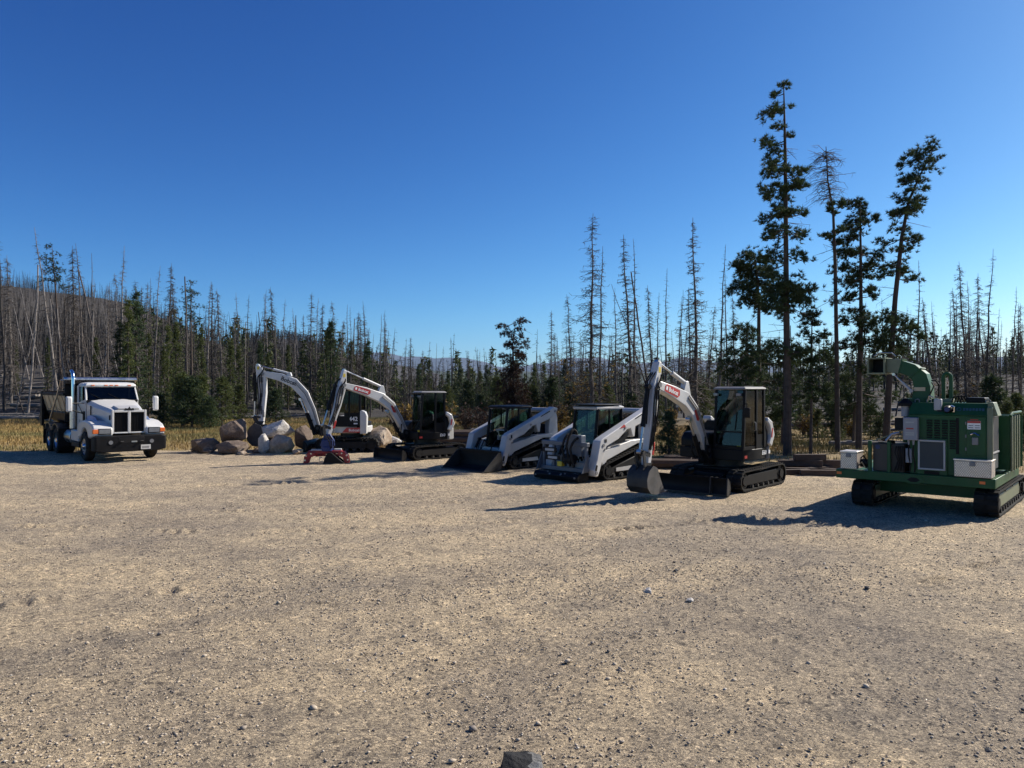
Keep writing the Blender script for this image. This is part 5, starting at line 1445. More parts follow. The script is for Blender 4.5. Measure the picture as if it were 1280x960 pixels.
# log pile behind excavator B and the bucket loader
pm_dark = [('log', 4.2, .15, .12), ('log', 3.6, .13, .10), ('log', 3.2, .12, .09)]
lm = [log_mesh('log_in_pile', a[1], a[2], a[3], 70 + i, 2, 'timber') for i, a in enumerate(pm_dark)]
for k in range(18):
    row = k // 6; q = k % 6
    o = link('pile_log', lm[k % 3]); o.location = (-1.9 + rnd.uniform(-.3, .3), 31.2 + q * .30 + row * .12, .24 * row)
    o.rotation_euler = (rnd.uniform(0, 6), 0, rnd.uniform(-.06, .06)); o.rotation_euler = (0, 0, rnd.uniform(-.06, .06))
    tag(o, 'dark log in the pile behind the bucket loader', 'log', 'logs in the pile behind the loader')
for k, (px, py, l, z) in enumerate(((846, 586, 2.0, 0.), (862, 581, 1.7, .0))):
    x, y = at(px, py)
    o = link('pile_log', log_mesh('log_on_lot_edge', l, .17, .15, 90 + k, 1, 'timber')); o.location = (x, y, z); o.rotation_euler = (0, 0, -.12 - .05 * k)
    tag(o, 'thick brown log on the ground behind the bucket arm excavator', 'log', 'thick logs behind the right excavator')
# ================================================================ trees
def foliage_mat(name, dark, mid, light):
    m, nt, N, L, P = ntree(name)
    geo = N.new('ShaderNodeNewGeometry'); oi = N.new('ShaderNodeObjectInfo')
    r = ramp(N, L, geo.outputs['Random Per Island'], [(0, dark + (1,)), (.5, mid + (1,)), (1, light + (1,))])
    mr = N.new('ShaderNodeMapRange'); mr.inputs[3].default_value = .75; mr.inputs[4].default_value = 1.25; L.new(oi.outputs['Random'], mr.inputs[0])
    cb = N.new('ShaderNodeCombineColor')
    for i in range(3): L.new(mr.outputs[0], cb.inputs[i])
    c = mixc(N, L, 1.0, r.outputs[0], cb.outputs[0], 'MULTIPLY')
    L.new(c, P.inputs['Base Color']); P.inputs['Roughness'].default_value = .7
    P.inputs['Specular IOR Level'].default_value = .25
    tr_ = N.new('ShaderNodeBsdfTranslucent'); L.new(c, tr_.inputs[0])
    mx = N.new('ShaderNodeMixShader'); mx.inputs[0].default_value = .22
    L.new(P.outputs[0], mx.inputs[1]); L.new(tr_.outputs[0], mx.inputs[2]); L.new(mx.outputs[0], N['Material Output'].inputs[0])
    return m
M['needle'] = foliage_mat('pine_needles', (.022, .038, .018), (.042, .066, .026), (.075, .10, .036))
M['needle_yg'] = foliage_mat('yellow_green_needles', (.040, .055, .016), (.080, .10, .028), (.13, .145, .045))
M['leaf_gold'] = foliage_mat('golden_leaves', (.14, .085, .02), (.24, .15, .03), (.32, .22, .06))
M['needle_rust'] = foliage_mat('rusty_needle_clumps', (.03, .018, .014), (.055, .032, .022), (.09, .05, .03))

class Seg:
    """many thin tapered twigs, three-sided"""
    def __init__(s): s.p = []; s.q = []; s.a = []; s.b = []
    def add(s, p, q, a, b): s.p.append(tuple(p)); s.q.append(tuple(q)); s.a.append(a); s.b.append(b)
    def arrays(s, n=3):
        p = np.array(s.p); q = np.array(s.q); a = np.array(s.a)[:, None]; b = np.array(s.b)[:, None]
        d = q - p; d /= np.linalg.norm(d, axis=1, keepdims=True) + 1e-9
        ref = np.where(np.abs(d[:, 2:3]) > .9, np.array([[1., 0, 0]]), np.array([[0, 0, 1.]]))
        u = np.cross(d, ref); u /= np.linalg.norm(u, axis=1, keepdims=True) + 1e-9; w = np.cross(u, d)
        vs = []
        for c, r in ((p, a), (q, b)):
            for k in range(n):
                t = 2 * math.pi * k / n; vs.append(c + (u * math.cos(t) + w * math.sin(t)) * r)
        V = np.stack(vs, 1); k = len(p)
        base = (np.arange(k) * 2 * n)[:, None]
        F = np.concatenate([np.stack([base[:, 0] + i, base[:, 0] + (i + 1) % n, base[:, 0] + n + (i + 1) % n, base[:, 0] + n + i], -1) for i in range(n)])
        return V.reshape(-1, 3), F
    def mesh(s, name, mat): V, F = s.arrays(); return np_mesh(name, V, F, mat)

trs = np.random.RandomState(77)
def tufts(centres, dirs, size, per, width=.16, up=.35):
    """bunches of needles: thin triangles fanning out from each centre"""
    c = np.repeat(np.asarray(centres, float), per, 0); d = np.repeat(np.asarray(dirs, float), per, 0)
    n = len(c)
    if np.ndim(size): size = np.repeat(size, per)
    v = trs.normal(size=(n, 3)); v /= np.linalg.norm(v, axis=1, keepdims=True)
    v = v + d * .75; v[:, 2] += up; v /= np.linalg.norm(v, axis=1, keepdims=True) + 1e-9
    l = (size * (.6 + .6 * trs.rand(n)))[:, None] if np.ndim(size) else (size * (.6 + .6 * trs.rand(n)))[:, None]
    s = np.cross(v, trs.normal(size=(n, 3))); s /= np.linalg.norm(s, axis=1, keepdims=True) + 1e-9
    b = c + v * l * .05
    V = np.stack([b - s * l * width * .5, b + s * l * width * .5, c + v * l], 1)
    return V.reshape(-1, 3), np.arange(n * 3).reshape(-1, 3)

def trunk_mb(path, r0, r1, n=8):
    k = len(path); return MB().tube(path, [r0 + (r1 - r0) * (i / (k - 1)) ** .85 for i in range(k)], n)

# ---------------------------------------------------------------- bare dead pines
def dead_branches(sg, path, r, lo, hi, nb, lmax, droop, twigs, top_bias=1.0, thick=.016):
    H = path[-1][2]
    zs = [p[2] for p in path]
    for k in range(nb):
        t = lo + (hi - lo) * (r.random() ** top_bias); z = t * H
        x = float(np.interp(z, zs, [p[0] for p in path])); y = float(np.interp(z, zs, [p[1] for p in path]))
        a = r.uniform(0, 6.283); u = (t - lo) / max(hi - lo, .01)
        L_ = lmax * (1 - .82 * u) * r.uniform(.45, 1.1)
        d = Vector((math.cos(a), math.sin(a), r.uniform(-.25, .35)))
        p = Vector((x, y, z)); pts = [p]
        for j in range(3):
            d = Vector((d.x, d.y, d.z - droop * r.uniform(.3, 1.2) + (.25 if j == 2 else 0))).normalized()
            p = p + d * L_ / 3; pts.append(p)
        th = thick * (1.2 - .6 * u)
        for j in range(3): sg.add(pts[j], pts[j + 1], th * (1 - j * .28), th * (1 - (j + 1) * .28))
        for q in range(twigs):
            j = r.randrange(3); s = r.random(); b = pts[j].lerp(pts[j + 1], s)
            e = Vector((r.uniform(-1, 1), r.uniform(-1, 1), r.uniform(-.9, .5))).normalized() * L_ * r.uniform(.15, .42)
            sg.add(b, b + e, th * .62, th * .3)

def dead_proto(seed, H, lo, hi, nb, lmax, droop, twigs, bias, r0, thick=.016, bend=.035, broken=False):
    r = random.Random(seed); path = []
    bx = r.uniform(-bend, bend); by = r.uniform(-bend, bend)
    for k in range(10):
        t = k / 9; path.append((bx * H * t * t + r.uniform(-.004, .004) * H, by * H * t * t + r.uniform(-.004, .004) * H, H * t))
    path[0] = (0, 0, -.35)
    tm = trunk_mb(path, r0, .012 if not broken else r0 * .5, 8).mesh('dead_trunk', M['bark_dead'])
    sg = Seg(); dead_branches(sg, path, r, lo, hi, nb, lmax, droop, twigs, bias, thick)
    return tm, sg.mesh('dead_branches', M['twig_dead']), H
DEAD = {
    'twiggy': [dead_proto(1, 14, .10, .98, 210, 2.3, .20, 8, .8, .16, .024), dead_proto(2, 13, .10, .98, 230, 1.9, .34, 9, .75, .15, .024), dead_proto(3, 12, .15, .98, 190, 1.6, .15, 8, .7, .14, .024)],
    'spire': [dead_proto(4, 14, .20, .98, 110, 1.35, .15, 5, .75, .14, .022), dead_proto(5, 15, .30, .99, 90, 1.1, .1, 5, .7, .15, .022), dead_proto(6, 13, .12, .97, 120, 1.2, .25, 5, .9, .13, .022)],
    'pole': [dead_proto(7, 12, .3, .95, 34, .8, .2, 3, 1, .095, .02, broken=True), dead_proto(8, 11, .2, .95, 40, .7, .2, 3, 1, .09, .02)],
}
PALE = {}
for k_, ps in DEAD.items():
    PALE[k_] = []
    for tm_, bm_2, H_ in ps:
        t2, b2 = tm_.copy(), bm_2.copy(); t2.materials[0] = M['bark_pale']; b2.materials[0] = M['twig_pale']; PALE[k_].append((t2, b2, H_))
def plant(name, proto, x, y, H, label, cat, group, lean=(0., 0.), kinds=('trunk', 'branches'), rz=None, wide=1.0):
    o = thing(name, label, cat, (x, y, TZ(x, y) - .05), 0, group)
    s = H / proto[2]
    o.scale = (s * wide, s * wide, s)
    o.rotation_mode = 'XYZ'
    o.rotation_euler = (lean[1], lean[0], 0)
    for me, k in zip(proto[:2], kinds):
        c = link(k, me, o)
        if k != 'trunk': c['kind'] = 'stuff'
    if rz is None: rz = rnd.uniform(0, 6.28)
    for c in o.children: c.rotation_euler = (0, 0, rz)
    return o

def ZONE(px):
    if px < 215: return 'on the burnt slope behind the white dump truck'
    if px < 470: return 'in the wood behind the boulders and numbered excavator'
    if px < 690: return 'in the wood behind the two track loaders'
    if px < 935: return 'in the wood behind the right-hand excavator boom'
    return 'in the wood behind the green chipper'
DL = {'twiggy': 'bare dead pine bristling with fine twigs', 'spire': 'slim bare dead pine with short twigs', 'pole': 'nearly branchless dead pole of a pine', 'lean': 'leaning dead pine'}
def dead_at(px, ytop, d, kind, lean_px=0., label=None):
    """px: where the trunk stands; ytop: skyline row of its tip; lean_px: tip offset"""
    x = (px - 640) / 930 * d; y = d
    top = CAM_H + (484 - ytop) / 930 * d; H = max(top - TZ(x, y), 2.0)
    lx = math.atan2(lean_px / 930 * d, H)
    pr = rnd.choice((PALE if px < 500 and rnd.random() < .5 else DEAD)[kind])
    lab = label or ((DL['lean'] if abs(lean_px) > 12 else DL[kind]) + ' ' + ZONE(px))
    return plant('dead_pine', pr, x, y, H / max(math.cos(lx), .5), lab, 'dead tree', 'dead pines ' + ZONE(px), (lx, rnd.uniform(-.03, .03)))

skyline = [
 (6, 290, 62, 'spire', -4), (14, 318, 66, 'twiggy', 0), (75, 286, 58, 'spire', -25), (97, 308, 64, 'twiggy', -8), (106, 303, 60, 'spire', -5), (117, 314, 70, 'pole', -2), (133, 355, 80, 'twiggy', -3),
 (151, 304, 62, 'spire', -3), (147, 340, 75, 'twiggy', 0), (183, 352, 70, 'twiggy', 0), (192, 330, 66, 'spire', 0), (209, 327, 68, 'twiggy', 0), (222, 352, 72, 'twiggy', 0), (234, 345, 64, 'pole', 0),
 (259, 350, 66, 'spire', 0), (266, 352, 68, 'twiggy', -2), (278, 360, 66, 'twiggy', 0), (294, 388, 80, 'twiggy', 0), (300, 365, 70, 'spire', 0), (309, 367, 70, 'spire', -3),
 (329, 361, 72, 'spire', 0), (336, 367, 72, 'spire', 0), (345, 358, 70, 'twiggy', 0), (352, 373, 75, 'spire', 0), (370, 385, 80, 'spire', 0), (377, 392, 82, 'twiggy', 0), (388, 365, 72, 'twiggy', 0), (394, 372, 74, 'spire', 0), (401, 378, 74, 'twiggy', 0),
 (419, 375, 72, 'twiggy', 0), (435, 380, 76, 'spire', 0), (440, 383, 76, 'spire', 0), (445, 388, 78, 'twiggy', 0), (458, 376, 74, 'spire', 0), (451, 400, 80, 'twiggy', 0), (475, 392, 82, 'spire', 0), (483, 400, 84, 'twiggy', 0), (512, 420, 66, 'twiggy', 0),
 (545, 428, 100, 'pole', 0), (553, 432, 100, 'spire', 0), (527, 437, 90, 'twiggy', 0), (585, 437, 100, 'twiggy', 0), (600, 436, 110, 'spire', 0), (613, 438, 100, 'twiggy', 0),
 (690, 387, 52, 'twiggy', -3), (714, 367, 50, 'twiggy', 0), (740, 262, 36, 'twiggy', -3), (750, 305, 40, 'spire', 0), (770, 358, 56, 'spire', 0), (792, 293, 42, 'twiggy', -12), (794, 298, 44, 'spire', -1), (815, 355, 60, 'twiggy', 0), (822, 365, 60, 'spire', -3),
 (832, 335, 55, 'spire', -2), (845, 362, 58, 'spire', 6), (855, 372, 60, 'spire', -8), (871, 270, 38, 'twiggy', 0), (863, 358, 55, 'twiggy', 0), (884, 380, 50, 'twiggy', 4), (898, 303, 46, 'spire', 7), (909, 328, 48, 'pole', 2), (918, 368, 58, 'twiggy', 0),
 (1000, 420, 60, 'spire', 0), (1145, 325, 40, 'spire', 3), (1167, 370, 50, 'twiggy', -5), (1178, 390, 55, 'spire', -8), (1200, 358, 44, 'twiggy', -10), (1208, 325, 42, 'twiggy', 1), (1212, 350, 44, 'spire', 4), (1230, 312, 46, 'spire', 3), (1222, 340, 48, 'twiggy', -4), (1250, 400, 60, 'spire', 0), (1265, 358, 50, 'spire', 0), (1276, 378, 46, 'twiggy', 0), (1258, 420, 65, 'twiggy', 0), (1130, 400, 60, 'spire', 0),
 (1300, 330, 44, 'twiggy', 0), (1335, 350, 48, 'spire', 0), (1370, 340, 50, 'twiggy', 0), (-25, 310, 60, 'twiggy', 0), (-60, 300, 62, 'spire', 0),
]
for a in skyline: dead_at(*a)
# crossing poles that lean into their neighbours
for px, yt, d, lp in ((818, 340, 48, -28), (823, 352, 50, -52), (60, 400, 58, 18), (35, 330, 60, 16), (135, 330, 66, -38), (100, 370, 64, -40), (160, 380, 62, -34), (125, 372, 60, -30), (88, 385, 56, -22), (185, 400, 66, -30), (65, 395, 62, 24), (30, 420, 60, -26), (1245, 390, 48, -28), (1225, 395, 46, -34), (378, 395, 72, -10), (150, 410, 62, -42), (170, 400, 64, -36), (110, 420, 60, 30), (20, 400, 62, 22), (48, 440, 55, 16)):
    dead_at(px, yt, d, 'pole', lp)
# fill of the wood's edge, thinner towards the open middle
def fill(n, p0, p1, d0, d1, y0, y1, kinds):
    for k in range(n):
        px = rnd.uniform(p0, p1); d = d0 + (d1 - d0) * rnd.random() ** .8
        dead_at(px, rnd.uniform(y0, y1), d, rnd.choice(kinds), rnd.gauss(0, 4.5) if rnd.random() < .75 else rnd.gauss(0, 20))
fill(34, -380, -40, 56, 95, 320, 400, ('spire', 'pole', 'twiggy'))
fill(14, 1320, 1600, 36, 80, 340, 430, ('spire', 'twiggy'))
fill(62, -40, 230, 56, 92, 345, 420, ('spire', 'spire', 'pole', 'twiggy'))
fill(46, 220, 480, 58, 95, 385, 440, ('spire', 'twiggy', 'pole'))
fill(26, 480, 700, 60, 115, 440, 462, ('spire', 'twiggy', 'twiggy'))
fill(34, 690, 935, 44, 85, 400, 445, ('spire', 'twiggy', 'twiggy', 'pole'))
fill(30, 935, 1320, 42, 90, 400, 445, ('spire', 'twiggy', 'pole'))

# ---------------------------------------------------------------- living pines with clumped crowns
def pine(name, label, base, d, trunk_px, clumps, r0=.16, dead=0, seed=1, per=26, dens=1.0, group='tall living pines behind the chipper', mat='needle', top_dead=None):
    """trunk_px: (column, row) up the trunk; clumps: (column, row, size) of foliage bunches, given depth round the trunk"""
    r = random.Random(seed)
    x0 = (trunk_px[0][0] - 640) / 930 * d; y0 = d; zb = TZ(x0, y0)
    root = thing(name, label, 'pine tree', (x0, y0, zb - .05), 0, group)
    loc = lambda px, py: ((px - 640) / 930 * d - x0, CAM_H + (484 - py) / 930 * d - zb)
    path = [(0, 0, -.3)]; yd = 0.
    for px, py in trunk_px[1:]:
        lx, lz = loc(px, py); yd += r.uniform(-.06, .06); path.append((lx, yd, lz))
    fine = []
    for i in range(len(path) - 1):
        for j in range(4):
            t = j / 4; fine.append(tuple(path[i][q] + (path[i + 1][q] - path[i][q]) * t for q in range(3)))
    fine.append(path[-1])
    tm = trunk_mb(fine, r0, .014, 10)
    zs = [p[2] for p in fine]; xs_ = [p[0] for p in fine]
    sg = Seg(); cc = []; dd = []
    big = list(clumps)
    tpx = lambda py: float(np.interp(loc(640, py)[1], zs, [640 + (x0 + q) / d * 930 for q in xs_]))
    y_top = trunk_px[-1][1]; y_low = max(c[1] for c in clumps)
    for (px, py, s) in clumps:
        if r.random() < .3 and py > y_top + .25 * (y_low - y_top): big.append((tpx(py) - .6 * (px - tpx(py)) + r.uniform(-4, 4), py + r.uniform(-4, 8), s * .7))
    for (px, py, s) in big:
        lx, lz = loc(px, py); s_m = s * 1.36 / 930 * d
        tx = float(np.interp(lz, zs, xs_))
        reach = abs(lx - tx)
        ly = r.uniform(-1, 1) * max(.55, reach * .8)
        zt = min(lz + r.uniform(-.1, .35) * (reach + .4), zs[-1] - .05)
        bx = float(np.interp(zt, zs, xs_))
        a = Vector((bx, 0, zt)); b = Vector((lx, ly, lz))
        m_ = a.lerp(b, .55) + Vector((0, 0, -.06 * (b - a).length))
        th = .02 + .012 * (b - a).length
        sg.add(a, m_, th, th * .7); sg.add(m_, b, th * .7, th * .3)
        for q in range(8):
            sc_ = b + Vector((r.gauss(0, 1), r.gauss(0, 1), r.gauss(0, .55))) * s_m * .52
            sg.add(m_.lerp(b, r.uniform(.35, 1)), sc_, th * .4, .006)
            for k in range(max(int(5 * dens * (s_m / .3) ** 1.4), 3)):
                c = sc_ + Vector((r.gauss(0, 1), r.gauss(0, 1), r.gauss(0, .75))) * s_m * .26
                cc.append(tuple(c)); o_ = (c - m_); o_.z += .3; dd.append(tuple(o_.normalized()))
    for k in range(dead):
        z = r.uniform(.15, .97) * zs[-1]; a = r.uniform(0, 6.28); l = r.uniform(.3, 1.1)
        p = Vector((float(np.interp(z, zs, xs_)), 0, z)); q = p + Vector((math.cos(a), math.sin(a), r.uniform(-.5, .2))) * l
        sg.add(p, q, .014, .005)
        for j in range(2): e = p.lerp(q, r.uniform(.4, 1)); sg.add(e, e + Vector((r.uniform(-1, 1), r.uniform(-1, 1), r.uniform(-1, .6))) * .25, .006, .003)
    t = tm.build('trunk', M['bark_pine'], root, smooth=True)
    link('limbs', sg.mesh('limbs', M['bark_pine']), root)['kind'] = 'stuff'
    V, F = tufts(cc, dd, .17, max(per - 8, 12), .17)
    link('crown', np_mesh('crown', V, F, M[mat]), root)['kind'] = 'stuff'
    return root, fine

jit = random.Random(5)
P1 = [(970, 117, 5), (973, 112, 5), (966, 141, 8), (956, 145, 7), (975, 131, 5), (973, 160, 6), (964, 178, 8), (958, 182, 6), (970, 190, 7), (973, 201, 7), (962, 205, 8), (990, 168, 4), (967, 214, 9), (978, 216, 7), (961, 237, 9), (971, 240, 9), (986, 238, 6), (994, 232, 7), (998, 225, 5), (961, 268, 8), (970, 264, 8), (978, 258, 9), (987, 262, 7), (996, 270, 5), (963, 292, 9), (973, 284, 9), (992, 292, 6), (1003, 293, 7), (957, 297, 6), (968, 311, 9), (976, 322, 8), (993, 318, 7), (1000, 325, 6), (962, 334, 8),
      (985, 358, 14), (974, 366, 13), (996, 356, 12), (966, 378, 11), (1004, 374, 12), (985, 384, 14), (957, 386, 8), (1011, 390, 8), (992, 372, 13), (978, 348, 10), (1008, 362, 9), (965, 435, 10), (1000, 440, 10)]
pine('pine_tree', 'tallest green pine with thin broken top and dense lower clump', None, 28.4, [(984, 569), (984, 480), (983, 380), (983, 280), (982, 190), (981, 140), (980, 98)], P1, .17, 46, 1)
P2 = [(1066, 251, 6), (1074, 250, 6), (1083, 252, 6), (1083, 263, 7), (1067, 276, 8), (1079, 272, 8), (1087, 276, 7), (1058, 288, 8), (1062, 297, 8), (1075, 292, 8), (1056, 313, 8), (1067, 317, 9), (1083, 309, 8), (1092, 322, 7), (1058, 334, 9), (1075, 335, 8), (1054, 351, 8), (1067, 351, 9), (1092, 359, 7), (1084, 345, 7), (1058, 372, 9), (1090, 368, 6), (1067, 388, 9), (1054, 401, 8), (1075, 405, 7), (1062, 426, 9), (1052, 434, 8), (1058, 455, 9), (1085, 430, 6), (1066, 470, 9), (1082, 462, 7)]
pine('pine_tree', 'narrow green pine with foliage hanging along one side of its trunk', None, 31.0, [(1073, 562), (1075, 470), (1078, 400), (1077, 330), (1076, 280), (1076, 248)], P2, .14, 20, 2)
P3 = [(1168, 181, 7), (1173, 197, 7), (1160, 186, 8), (1150, 197, 8), (1133, 201, 8), (1127, 226, 8), (1146, 222, 9), (1155, 212, 8), (1137, 238, 9), (1125, 251, 8), (1150, 251, 7), (1117, 270, 8), (1133, 263, 9), (1146, 259, 7), (1135, 282, 8), (1115, 303, 8), (1104, 330, 8), (1108, 341, 8), (1096, 332, 7), (1137, 297, 7), (1137, 338, 8), (1146, 347, 7), (1133, 313, 7), (1129, 330, 8), (1096, 400, 10), (1108, 397, 11), (1125, 405, 11), (1135, 409, 9), (1100, 422, 10), (1117, 417, 12), (1104, 436, 10), (1125, 440, 10), (1115, 430, 11), (1140, 420, 7)]
pine('pine_tree', 'leaning green pine with its crown bent to one side above the chute', None, 30.5, [(1106, 563), (1112, 460), (1119, 370), (1127, 295), (1136, 250), (1150, 218), (1170, 178)], P3, .15, 18, 3)
P4 = [(925, 327, 9), (938, 319, 9), (951, 324, 9), (919, 338, 8), (935, 337, 10), (951, 340, 10), (921, 360, 8), (929, 364, 9), (938, 350, 10), (951, 356, 9), (929, 377, 8), (937, 380, 8), (960, 345, 7), (945, 372, 7)]
pine('pine_tree', 'round topped green pine on a bare trunk behind the excavator cab', None, 32.0, [(948, 556), (948, 460), (948, 380), (946, 345), (942, 318)], P4, .13, 16, 4, dens=1.3)
P5 = [(925, 411, 9), (938, 411, 9), (919, 421, 9), (938, 424, 10), (912, 437, 9), (932, 437, 10), (945, 444, 9), (906, 450, 9), (925, 457, 10), (938, 463, 10), (903, 462, 8), (916, 473, 10), (945, 470, 9), (930, 485, 11), (912, 492, 10), (945, 495, 10), (955, 505, 9), (926, 505, 10)]
pine('pine_tree', 'low bushy green pine beside the excavator cab', None, 30.0, [(932, 560), (933, 480), (934, 404)], P5, .09, 8, 5, dens=.8)
P6 = [(1015, 392, 5), (1010, 402, 6), (1022, 405, 6), (1006, 416, 6), (1025, 420, 7), (1012, 425, 6), (1003, 437, 7), (1020, 440, 7), (1028, 446, 6), (1010, 452, 8), (1000, 463, 8), (1022, 465, 8), (1015, 480, 8), (1003, 492, 8), (1025, 490, 7)]
pine('pine_tree', 'thin young pine with a bare lower stem by the timber pile', None, 28.8, [(1013, 567), (1015, 480), (1016, 388)], P6, .07, 14, 6, dens=.8)
P7 = [(965, 436, 11), (982, 432, 11), (998, 436, 11), (958, 455, 11), (975, 452, 12), (995, 456, 12), (1008, 450, 9), (962, 475, 12), (985, 474, 13), (1002, 478, 11), (955, 498, 11), (975, 497, 12), (998, 500, 11), (985, 515, 11), (965, 518, 10)]
pine('pine_tree', 'dark spreading pine at the foot of the tallest pine', None, 33.0, [(978, 556), (979, 490), (980, 425)], P7, .10, 6, 7, dens=.7)
P8 = [(1058, 480, 9), (1045, 492, 9), (1070, 495, 9), (1052, 508, 10), (1068, 515, 9), (1040, 515, 8), (1095, 470, 9), (1090, 488, 10), (1102, 495, 9), (1086, 510, 10), (1100, 518, 9)]
pine('pine_tree', 'low dark pine between the narrow pine and the chipper', None, 33.5, [(1066, 552), (1068, 500), (1070, 470)], P8, .08, 4, 8, dens=.7)
# crooked half-dead pine
rt, fp = pine('pine_tree', 'crooked dying pine with a tangle of bare twigs at its top', None, 30.0, [(1047, 562), (1046, 450), (1044, 330), (1041, 262), (1035, 225), (1032, 182)], [(1040, 255, 4), (1046, 258, 4), (1036, 262, 3), (1030, 298, 5), (1045, 290, 4), (1052, 300, 4), (1036, 292, 3)], .11, 20, 9, dens=.8)
sg = Seg(); rr_ = random.Random(12)
for k in range(130):
    t = rr_.random(); py = 188 + 60 * t; px = np.interp(py, [182, 225, 262], [1032, 1035, 1041])
    o0 = Vector(((px - 640) / 930 * 30 - rt.location[0], 0, CAM_H + (484 - py) / 930 * 30 - rt.location[2]))
    a = rr_.uniform(0, 6.28); l = rr_.uniform(.35, 1.05) * (1.25 if math.cos(a) < 0 else .8)
    d_ = Vector((math.cos(a), math.sin(a), rr_.uniform(-.3, .25))); m_ = o0 + d_ * l * .5; e = m_ + (d_ + Vector((0, 0, -.5))) * l * .45
    sg.add(o0, m_, .014, .009); sg.add(m_, e, .009, .004)
    for q in range(3): b = o0.lerp(e, rr_.uniform(.3, 1)); sg.add(b, b + Vector((rr_.uniform(-1, 1), rr_.uniform(-1, 1), rr_.uniform(-1, .4))) * .25, .006, .003)
link('dead_twigs', sg.mesh('dead_twigs', M['twig_dead']), rt)['kind'] = 'stuff'
# crown of the rust-brown tree in the middle, forked
P9 = [(628, 408, 5), (633, 415, 5), (640, 420, 4), (650, 402, 5), (655, 400, 4), (647, 412, 5), (641, 428, 6), (635, 432, 5), (630, 445, 5), (652, 420, 4), (657, 428, 4), (650, 432, 5), (644, 442, 6), (637, 450, 6), (652, 446, 5), (642, 458, 7), (634, 466, 7), (650, 462, 6), (640, 475, 8), (630, 482, 8), (652, 478, 8), (645, 490, 8), (635, 495, 8), (656, 488, 6), (640, 505, 8), (634, 488, 8), (648, 500, 8), (628, 496, 7), (654, 500, 7), (643, 468, 7), (638, 512, 8), (650, 510, 8)]
pine('pine_tree', 'rust brown dying conifer with a forked drooping top', None, 50, [(642, 530), (642, 470), (641, 430), (645, 398)], P9, .13, 40, 10, dens=.8, group='rust brown conifers', mat='needle_rust')
P10 = [(62, 310, 4), (66, 318, 5), (58, 322, 5), (70, 328, 5), (61, 333, 6), (55, 338, 5), (72, 340, 6), (64, 345, 6), (56, 350, 5), (70, 352, 5), (75, 348, 4)]
pine('pine_tree', 'green topped pine on a tall bare pale trunk above the dump truck', None, 62, [(76, 505), (73, 420), (69, 360), (64, 306)], P10, .17, 20, 11, dens=.5, per=20, group='green topped pines on the slope')
P11 = [(238, 352, 4), (234, 362, 5), (241, 366, 5), (236, 375, 5), (243, 382, 5), (232, 385, 5), (239, 394, 6)]
pine('pine_tree', 'pine with a small dark tuft of crown above the spruces', None, 66, [(240, 515), (239, 420), (238, 350)], P11, .15, 30, 12, dens=.5, per=20, group='green topped pines on the slope')

# ---------------------------------------------------------------- young spruces and pines
def conifer_proto(seed, H, rad, lo, whorls, per_br, tuft, size, mat, sweep=.15, per=12, gap=.0):
    r = random.Random(seed); sg = Seg(); cc = []; dd = []
    for w in range(whorls):
        t = lo + (1 - lo) * w / whorls; z = t * H
        R = rad * (1 - t) ** .85 / (1 - lo) ** .85 + .08
        for b in range(per_br):
            if r.random() < gap: continue
            a = r.uniform(0, 6.283); l = R * r.uniform(.55, 1.15)
            dz = -sweep * l + r.uniform(-.1, .2) * l
            p = Vector((0, 0, z)); q = p + Vector((math.cos(a) * l, math.sin(a) * l, dz))
            sg.add(p, q, .016, .005)
            for k in range(tuft):
                s = .25 + .75 * (k + r.random()) / tuft; c = p.lerp(q, s) + Vector((r.gauss(0, .07), r.gauss(0, .07), r.gauss(0, .05))) * (1 + l * .4)
                cc.append(tuple(c)); dd.append((math.cos(a) * .8, math.sin(a) * .8, .1))
    cc += [(0, 0, H * (.96 + .02 * k)) for k in range(3)]; dd += [(0, 0, 1)] * 3
    for c in cc: pass
    tm = trunk_mb([(0, 0, -.3), (.01, 0, H * .5), (0, 0, H)], .012 * H + .02, .01, 7).mesh('young_trunk', M['bark_pine'])
    V, F = tufts(cc, dd, size, per, .15, .1)
    V2, F2 = sg.arrays()
    F2 = np.concatenate([F2[:, :3], F2[:, [0, 2, 3]]])
    me = np_mesh('needles', np.concatenate([V, V2]), np.concatenate([F, F2 + len(V)]), None, mats=[M[mat], M['bark_pine']], mi=np.concatenate([np.zeros(len(F)), np.ones(len(F2))]))
    return tm, me, H
CON = {'spruce': [conifer_proto(31, 8.5, 1.05, .06, 32, 6, 5, .22, 'needle', gap=.2), conifer_proto(32, 9.0, .85, .08, 32, 6, 5, .22, 'needle_yg', gap=.25), conifer_proto(35, 10, .8, .08, 36, 6, 5, .22, 'needle_yg', gap=.25)],
       'young': [conifer_proto(33, 3.6, .95, .08, 16, 7, 5, .22, 'needle_yg', -.25), conifer_proto(34, 3.2, .85, .10, 14, 7, 5, .22, 'needle', -.2), conifer_proto(36, 4.2, 1.05, .15, 16, 7, 5, .24, 'needle_yg', -.3, gap=.2)]}
def con_at(px, ytop, d, kind, label=None, wide=1.0, i=None):
    x = (px - 640) / 930 * d
    H = max(CAM_H + (484 - ytop) / 930 * d - TZ(x, d), 1.2)
    pr = CON[kind][i] if i is not None else rnd.choice(CON[kind])
    lab = label or (('tall narrow green spruce ' if kind == 'spruce' else 'bushy young green pine ') + ZONE(px))
    plant('spruce_tree' if kind == 'spruce' else 'young_pine', pr, x, d, H, lab, 'spruce' if kind == 'spruce' else 'young pine', ('green spruces ' if kind == 'spruce' else 'young pines ') + ZONE(px), (0, 0), ('trunk', 'crown'), wide=wide)
